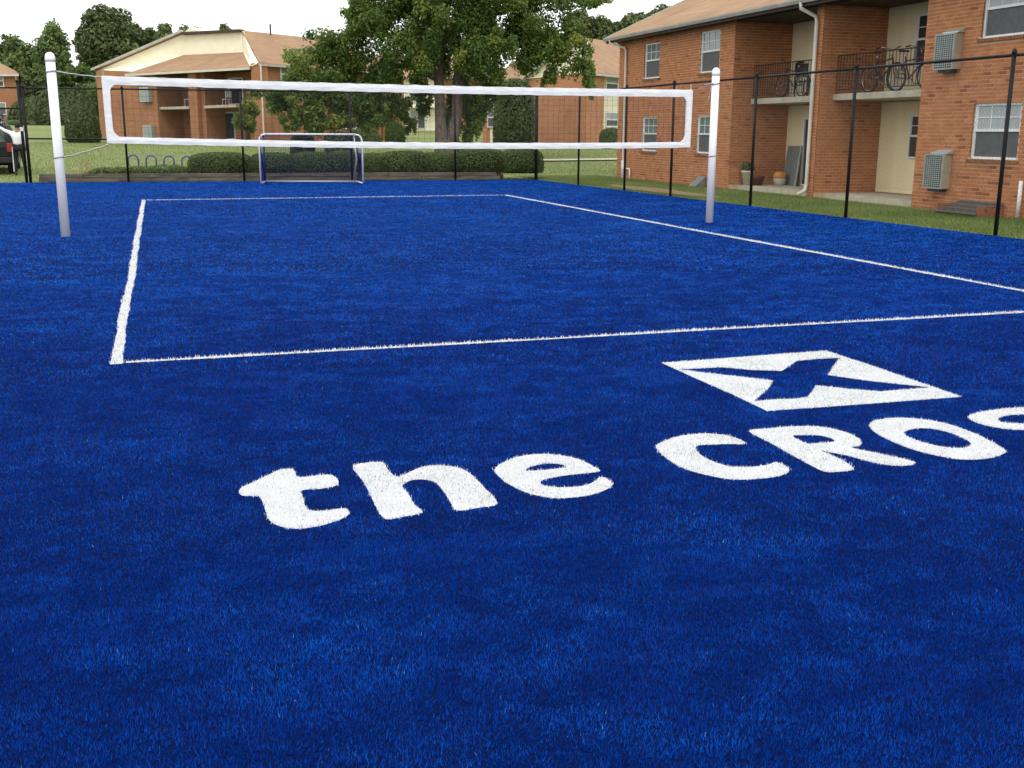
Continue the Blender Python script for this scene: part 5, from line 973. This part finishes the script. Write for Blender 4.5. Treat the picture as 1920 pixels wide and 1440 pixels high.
# ================================================================ CARS AND PERSON
def wheel_c(t, x, y, z, r=0.36, w=0.22):
    mb = MB(); n = 24
    prof = [(r*0.62, -w/2), (r*0.92, -w/2), (r, -w*0.3), (r, w*0.3), (r*0.92, w/2), (r*0.62, w/2)]; vs = []
    for rr, o in prof:
        for j in range(n): a = 2*math.pi*j/n; vs.append((x+o, y+rr*math.cos(a), z+rr*math.sin(a)))
    fs = [(i*n+j, (i+1)*n+j, (i+1)*n+(j+1) % n, i*n+(j+1) % n) for i in range(5) for j in range(n)]
    mb.add(vs, fs+[list(range(n)), list(range(6*n-1, 5*n-1, -1))]); wl_ = mb.build('wheel', 'tyre', t, True)
    mb = MB(); mb.tube([(x-w/2-0.006, y, z), (x+w/2+0.006, y, z)], r*0.58, 16); mb.build('rim', 'chrome', wl_)
def suv(loc, rz, label, m, glass, scale=1.0, full=True):
    """local y = forward, rear face at y = 0, wheels on z = 0"""
    t = thing('parked_car', loc, label, 'car', None, rz, local=True); s = scale; Wd = 0.92*s
    prof = [(0.0, 0.45), (-0.06, 0.62), (-0.03, 0.98), (0.06, 1.05), (0.36, 1.66), (0.62, 1.72), (2.4, 1.70), (3.2, 1.12), (4.4, 1.0), (4.62, 0.8), (4.62, 0.42), (4.3, 0.3), (0.2, 0.3)]
    mb = MB(); ring = []
    for xs, tx in ((-1, 0.0), (1, 0.0)):
        for (y, z) in prof: k = 1.0 if z < 1.1 else 1-0.16*min(1, (z-1.1)/0.6); ring.append((xs*Wd*k, y*s, z*s))
    n = len(prof); mb.add(ring, [list(range(n-1, -1, -1)), list(range(n, 2*n))]+[(i, (i+1) % n, n+(i+1) % n, n+i) for i in range(n)]); body = mb.build('body', m, t, bevel=0.05*s)
    mb = MB(); mb.add([(-Wd*0.80, 0.075*s, 1.1*s), (Wd*0.80, 0.075*s, 1.1*s), (Wd*0.72, 0.345*s, 1.6*s), (-Wd*0.72, 0.345*s, 1.6*s), (-Wd*0.80, 0.06*s, 1.1*s), (Wd*0.80, 0.06*s, 1.1*s), (Wd*0.72, 0.33*s, 1.6*s), (-Wd*0.72, 0.33*s, 1.6*s)], [(0, 3, 2, 1), (4, 5, 6, 7), (0, 1, 5, 4), (1, 2, 6, 5), (2, 3, 7, 6), (3, 0, 4, 7)]); mb.build('rear_window', glass, t)
    for xs in (-1, 1):
        for y0, y1 in ((0.55, 1.4), (1.5, 2.55)):
            mb = MB(); mb.prism([(xs*(Wd*0.995), y0*s, 1.14*s), (xs*(Wd*0.995), (y1+(0.3 if y1 > 2 else 0))*s, 1.14*s), (xs*(Wd*0.87), y1*s, 1.6*s), (xs*(Wd*0.87), (y0+0.1)*s, 1.6*s)], (xs*0.012, 0, 0.004)); mb.build('side_window', glass, t)
        mb = MB(); mb.obox((xs*Wd*0.93, -0.045*s, 0.92*s), (0.085*s, 0, 0), (0, 0.03*s, 0), (0, 0, 0.15*s)); mb.build('tail_light', 'tail_red', t, bevel=0.01)
        for yy in (0.85, 3.7): wheel_c(t, xs*Wd*0.88, yy*s, 0.35*s, 0.35*s)
        mb = MB(); mb.tube([(xs*Wd*0.66, 0.7*s, 1.72*s), (xs*Wd*0.66, 0.75*s, 1.78*s), (xs*Wd*0.66, 2.2*s, 1.78*s), (xs*Wd*0.66, 2.25*s, 1.71*s)], 0.02, 6); mb.build('roof_rail', 'chrome', t)
    mb = MB(); mb.obox((0, -0.05*s, 0.5*s), (Wd*0.98, 0, 0), (0, 0.06*s, 0), (0, 0, 0.1*s)); mb.build('bumper', 'black_plastic', t, bevel=0.02)
    mb = MB(); mb.obox((0, -0.052*s, 0.8*s), (0.2*s, 0, 0), (0, 0.012, 0), (0, 0, 0.06*s)); mb.build('plate_recess', 'black_plastic', t)
    return t
cp_ = gnd(26, 327); cz = float(hground(cp_[0]-0.9, cp_[1])); SX, SY = cp_[0]-0.92, cp_[1]+0.1
suv((SX, SY, cz-0.01), 0.05, 'black SUV seen from behind at the left picture edge', 'car_black', 'car_glass')
# dark bundle on its roof
bn = thing('roof_bundle', (SX+0.05, SY+1.1, cz+1.75), 'dark rounded bundle with grey edging on the black SUV roof', 'bundle')
mb = MB(); vs = []; k = 10
for i in range(k+1):
    for j in range(2*k):
        th, ph = math.pi*i/k, math.pi*j/k; q = np.array([math.sin(th)*math.cos(ph), math.sin(th)*math.sin(ph), math.cos(th)]); q = np.sign(q)*np.abs(q)**0.75
        vs.append((SX+0.05+q[0]*0.56*(1+0.04*math.sin(5*ph)), SY+1.1+q[1]*0.75, cz+1.755+(q[2]*0.5+0.5)*0.42*(1+0.05*math.sin(3*ph))))
mb.add(vs, [(i*2*k+j, (i+1)*2*k+j, (i+1)*2*k+(j+1) % (2*k), i*2*k+(j+1) % (2*k)) for i in range(k) for j in range(2*k)]); mb.build('bag', 'bundle', bn, True)
mb = MB(); mb.tube([(SX+0.05+0.6*math.cos(a), SY+0.62-0.12*math.sin(a), cz+1.77+0.4*math.sin(a)) for a in np.linspace(0.05, math.pi-0.05, 13)], 0.025, 6); mb.build('edging', 'grey_cloth', bn, True)
mb = MB(); mb.tube([(SX+0.72, SY+0.75, cz+1.72), (SX+0.8, SY+0.72, cz+2.02)], 0.035, 6); mb.build('pole', 'grey_cloth', bn)
# far white car
wd0 = GD(111, 240, 116.0); suv((wd0[0], wd0[1], float(hground(wd0[0], wd0[1]))-0.02), -math.pi/2+0.1, 'white car parked by the trees behind the left net post', 'car_white', 'car_glass', 0.85)
# person
def skin_mesh(name, verts, edges, radii, m, parent, root=0, sub=2):
    me = bpy.data.meshes.new(name); me.from_pydata([tuple(v) for v in verts], edges, []); me.materials.append(MATS[m]); o = bpy.data.objects.new(name, me); COL.objects.link(o); o.parent = parent; BASE[o.name] = (0, 0, 0)
    sk = o.modifiers.new('skin', 'SKIN'); sk.use_smooth_shade = True
    if not me.skin_vertices: me.attributes  # layer is created with the modifier below
    bm = bmesh.new(); bm.from_mesh(me); lay_ = bm.verts.layers.skin.verify()
    for i, v in enumerate(bm.verts):
        r = radii[i]; v[lay_].radius = r if hasattr(r, '__len__') else (r, r); v[lay_].use_root = (i == root)
    bm.to_mesh(me); bm.free(); sb = o.modifiers.new('sub', 'SUBSURF'); sb.levels = sub; sb.render_levels = sub; return o
pp = gnd(41, 327); pz = float(hground(pp[0], pp[1])); pe = thing('person', (pp[0], pp[1]-0.15, pz-0.02), 'person in white long-sleeved shirt and black trousers reaching to the black SUV', 'person', None, 0.0, local=True)
# local: x right, y away from the camera; the back is turned to the camera, left arm reaches up to the car roof
J = dict(pel=(0, 0, 0.95), spi=(-0.01, 0.02, 1.15), che=(-0.02, 0.03, 1.36), nek=(0.0, 0.05, 1.5), hd1=(0.02, 0.06, 1.6), hd2=(0.02, 0.07, 1.7), lsh=(-0.2, 0.03, 1.42), lel=(-0.4, 0.12, 1.5), lwr=(-0.58, 0.28, 1.62), rsh=(0.17, 0.03, 1.4), rel=(0.26, 0.08, 1.14), rwr=(0.22, 0.2, 0.95),
         lhp=(-0.1, 0, 0.92), lkn=(-0.14, 0.06, 0.5), lan=(-0.16, 0.0, 0.09), lto=(-0.17, 0.16, 0.04), rhp=(0.1, 0, 0.92), rkn=(0.12, 0.05, 0.5), ran=(0.15, -0.02, 0.09), rto=(0.16, 0.14, 0.04), lha=(-0.66, 0.33, 1.66), rha=(0.2, 0.26, 0.88))
RJ = dict(pel=(0.15, 0.11), spi=(0.14, 0.105), che=(0.165, 0.115), nek=0.058, hd1=(0.078, 0.095), hd2=(0.075, 0.09), lsh=0.065, lel=0.048, lwr=0.032, rsh=0.065, rel=0.048, rwr=0.032, lhp=0.09, lkn=0.06, lan=0.042, lto=0.035, rhp=0.09, rkn=0.06, ran=0.042, rto=0.035, lha=0.03, rha=0.03)
def skel(names, eds, m, nm, grow=1.0, root=0): return skin_mesh(nm, [J[k] for k in names], [(names.index(a), names.index(b)) for a, b in eds], [tuple(np.array(RJ[k])*grow) if hasattr(RJ[k], '__len__') else RJ[k]*grow for k in names], m, pe, root)
nm_ = list(J); ed_ = [('pel', 'spi'), ('spi', 'che'), ('che', 'nek'), ('nek', 'hd1'), ('hd1', 'hd2'), ('che', 'lsh'), ('lsh', 'lel'), ('lel', 'lwr'), ('lwr', 'lha'), ('che', 'rsh'), ('rsh', 'rel'), ('rel', 'rwr'), ('rwr', 'rha'), ('pel', 'lhp'), ('lhp', 'lkn'), ('lkn', 'lan'), ('lan', 'lto'), ('pel', 'rhp'), ('rhp', 'rkn'), ('rkn', 'ran'), ('ran', 'rto')]
_RJ = dict(RJ)
for k_ in ('pel', 'spi', 'che', 'lsh', 'rsh', 'lel', 'rel', 'lhp', 'rhp', 'lkn', 'rkn'): RJ[k_] = tuple(np.array(RJ[k_])*0.72) if hasattr(RJ[k_], '__len__') else RJ[k_]*0.72
skel(nm_, ed_, 'skin', 'body'); RJ = _RJ
sh = ['pel', 'spi', 'che', 'lsh', 'lel', 'lwr', 'rsh', 'rel', 'rwr']; skel(sh, [('pel', 'spi'), ('spi', 'che'), ('che', 'lsh'), ('lsh', 'lel'), ('lel', 'lwr'), ('che', 'rsh'), ('rsh', 'rel'), ('rel', 'rwr')], 'shirt', 'shirt', 1.2)
J['pel'] = (0, 0, 0.9); tr_ = ['pel', 'lhp', 'lkn', 'lan', 'rhp', 'rkn', 'ran']; trs = skel(tr_, [('pel', 'lhp'), ('lhp', 'lkn'), ('lkn', 'lan'), ('pel', 'rhp'), ('rhp', 'rkn'), ('rkn', 'ran')], 'trousers', 'trousers', 1.2)
mb = MB(); mb.tube([(-0.2, -0.02, 0.95), (-0.215, 0.02, 0.72), (-0.215, 0.03, 0.5), (-0.215, 0.0, 0.12)], 0.018, 6); mb.build('side_stripe', 'white_cloth', pe)
mb = MB(); mb.tube([(0.13*math.cos(a)*1.25, 0.115*math.sin(a)+0.01, 0.99) for a in np.linspace(0, 2*math.pi, 17)], 0.014, 5); mb.build('belt', 'white_cloth', pe)
mb = MB(); mb.lathe((0.02, 0.06, 1.6), [(0.088, 0.0), (0.1, 0.05), (0.1, 0.11), (0.08, 0.16), (0.04, 0.185), (0.005, 0.19)], 14); mb.build('cap', 'hair', pe, True)
for s_, k in ((-1, 'l'), (1, 'r')):
    mb = MB(); a, b = np.array(J[k+'an']), np.array(J[k+'to']); mb.tube([(a[0], a[1]-0.07, 0.045), (a[0], a[1]-0.03, 0.06), (b[0], b[1]-0.04, 0.05), (b[0], b[1]+0.06, 0.035)], [0.04, 0.052, 0.05, 0.03], 8); mb.build('shoe', 'black_plastic', pe, True)
    h = np.array(J[k+'ha']); w0 = np.array(J[k+'wr']); d = (h-w0)/np.linalg.norm(h-w0); sd_ = np.cross(d, (0, 0, 1)); sd_ /= np.linalg.norm(sd_)
    for i, (o_, L) in enumerate(((-0.027, 0.065), (-0.009, 0.08), (0.009, 0.075), (0.027, 0.06))): mb = MB(); q = h+sd_*o_; mb.tube([q, q+d*L*0.5+np.array([0, 0, 0.005]), q+d*L-np.array([0, 0, 0.02])], [0.009, 0.0085, 0.007], 6); mb.build('finger', 'skin', pe, True)
    mb = MB(); q = h-d*0.03-sd_*0.03; mb.tube([q, q-sd_*0.03+d*0.02, q-sd_*0.035+d*0.05], [0.011, 0.01, 0.008], 6); mb.build('thumb', 'skin', pe, True)
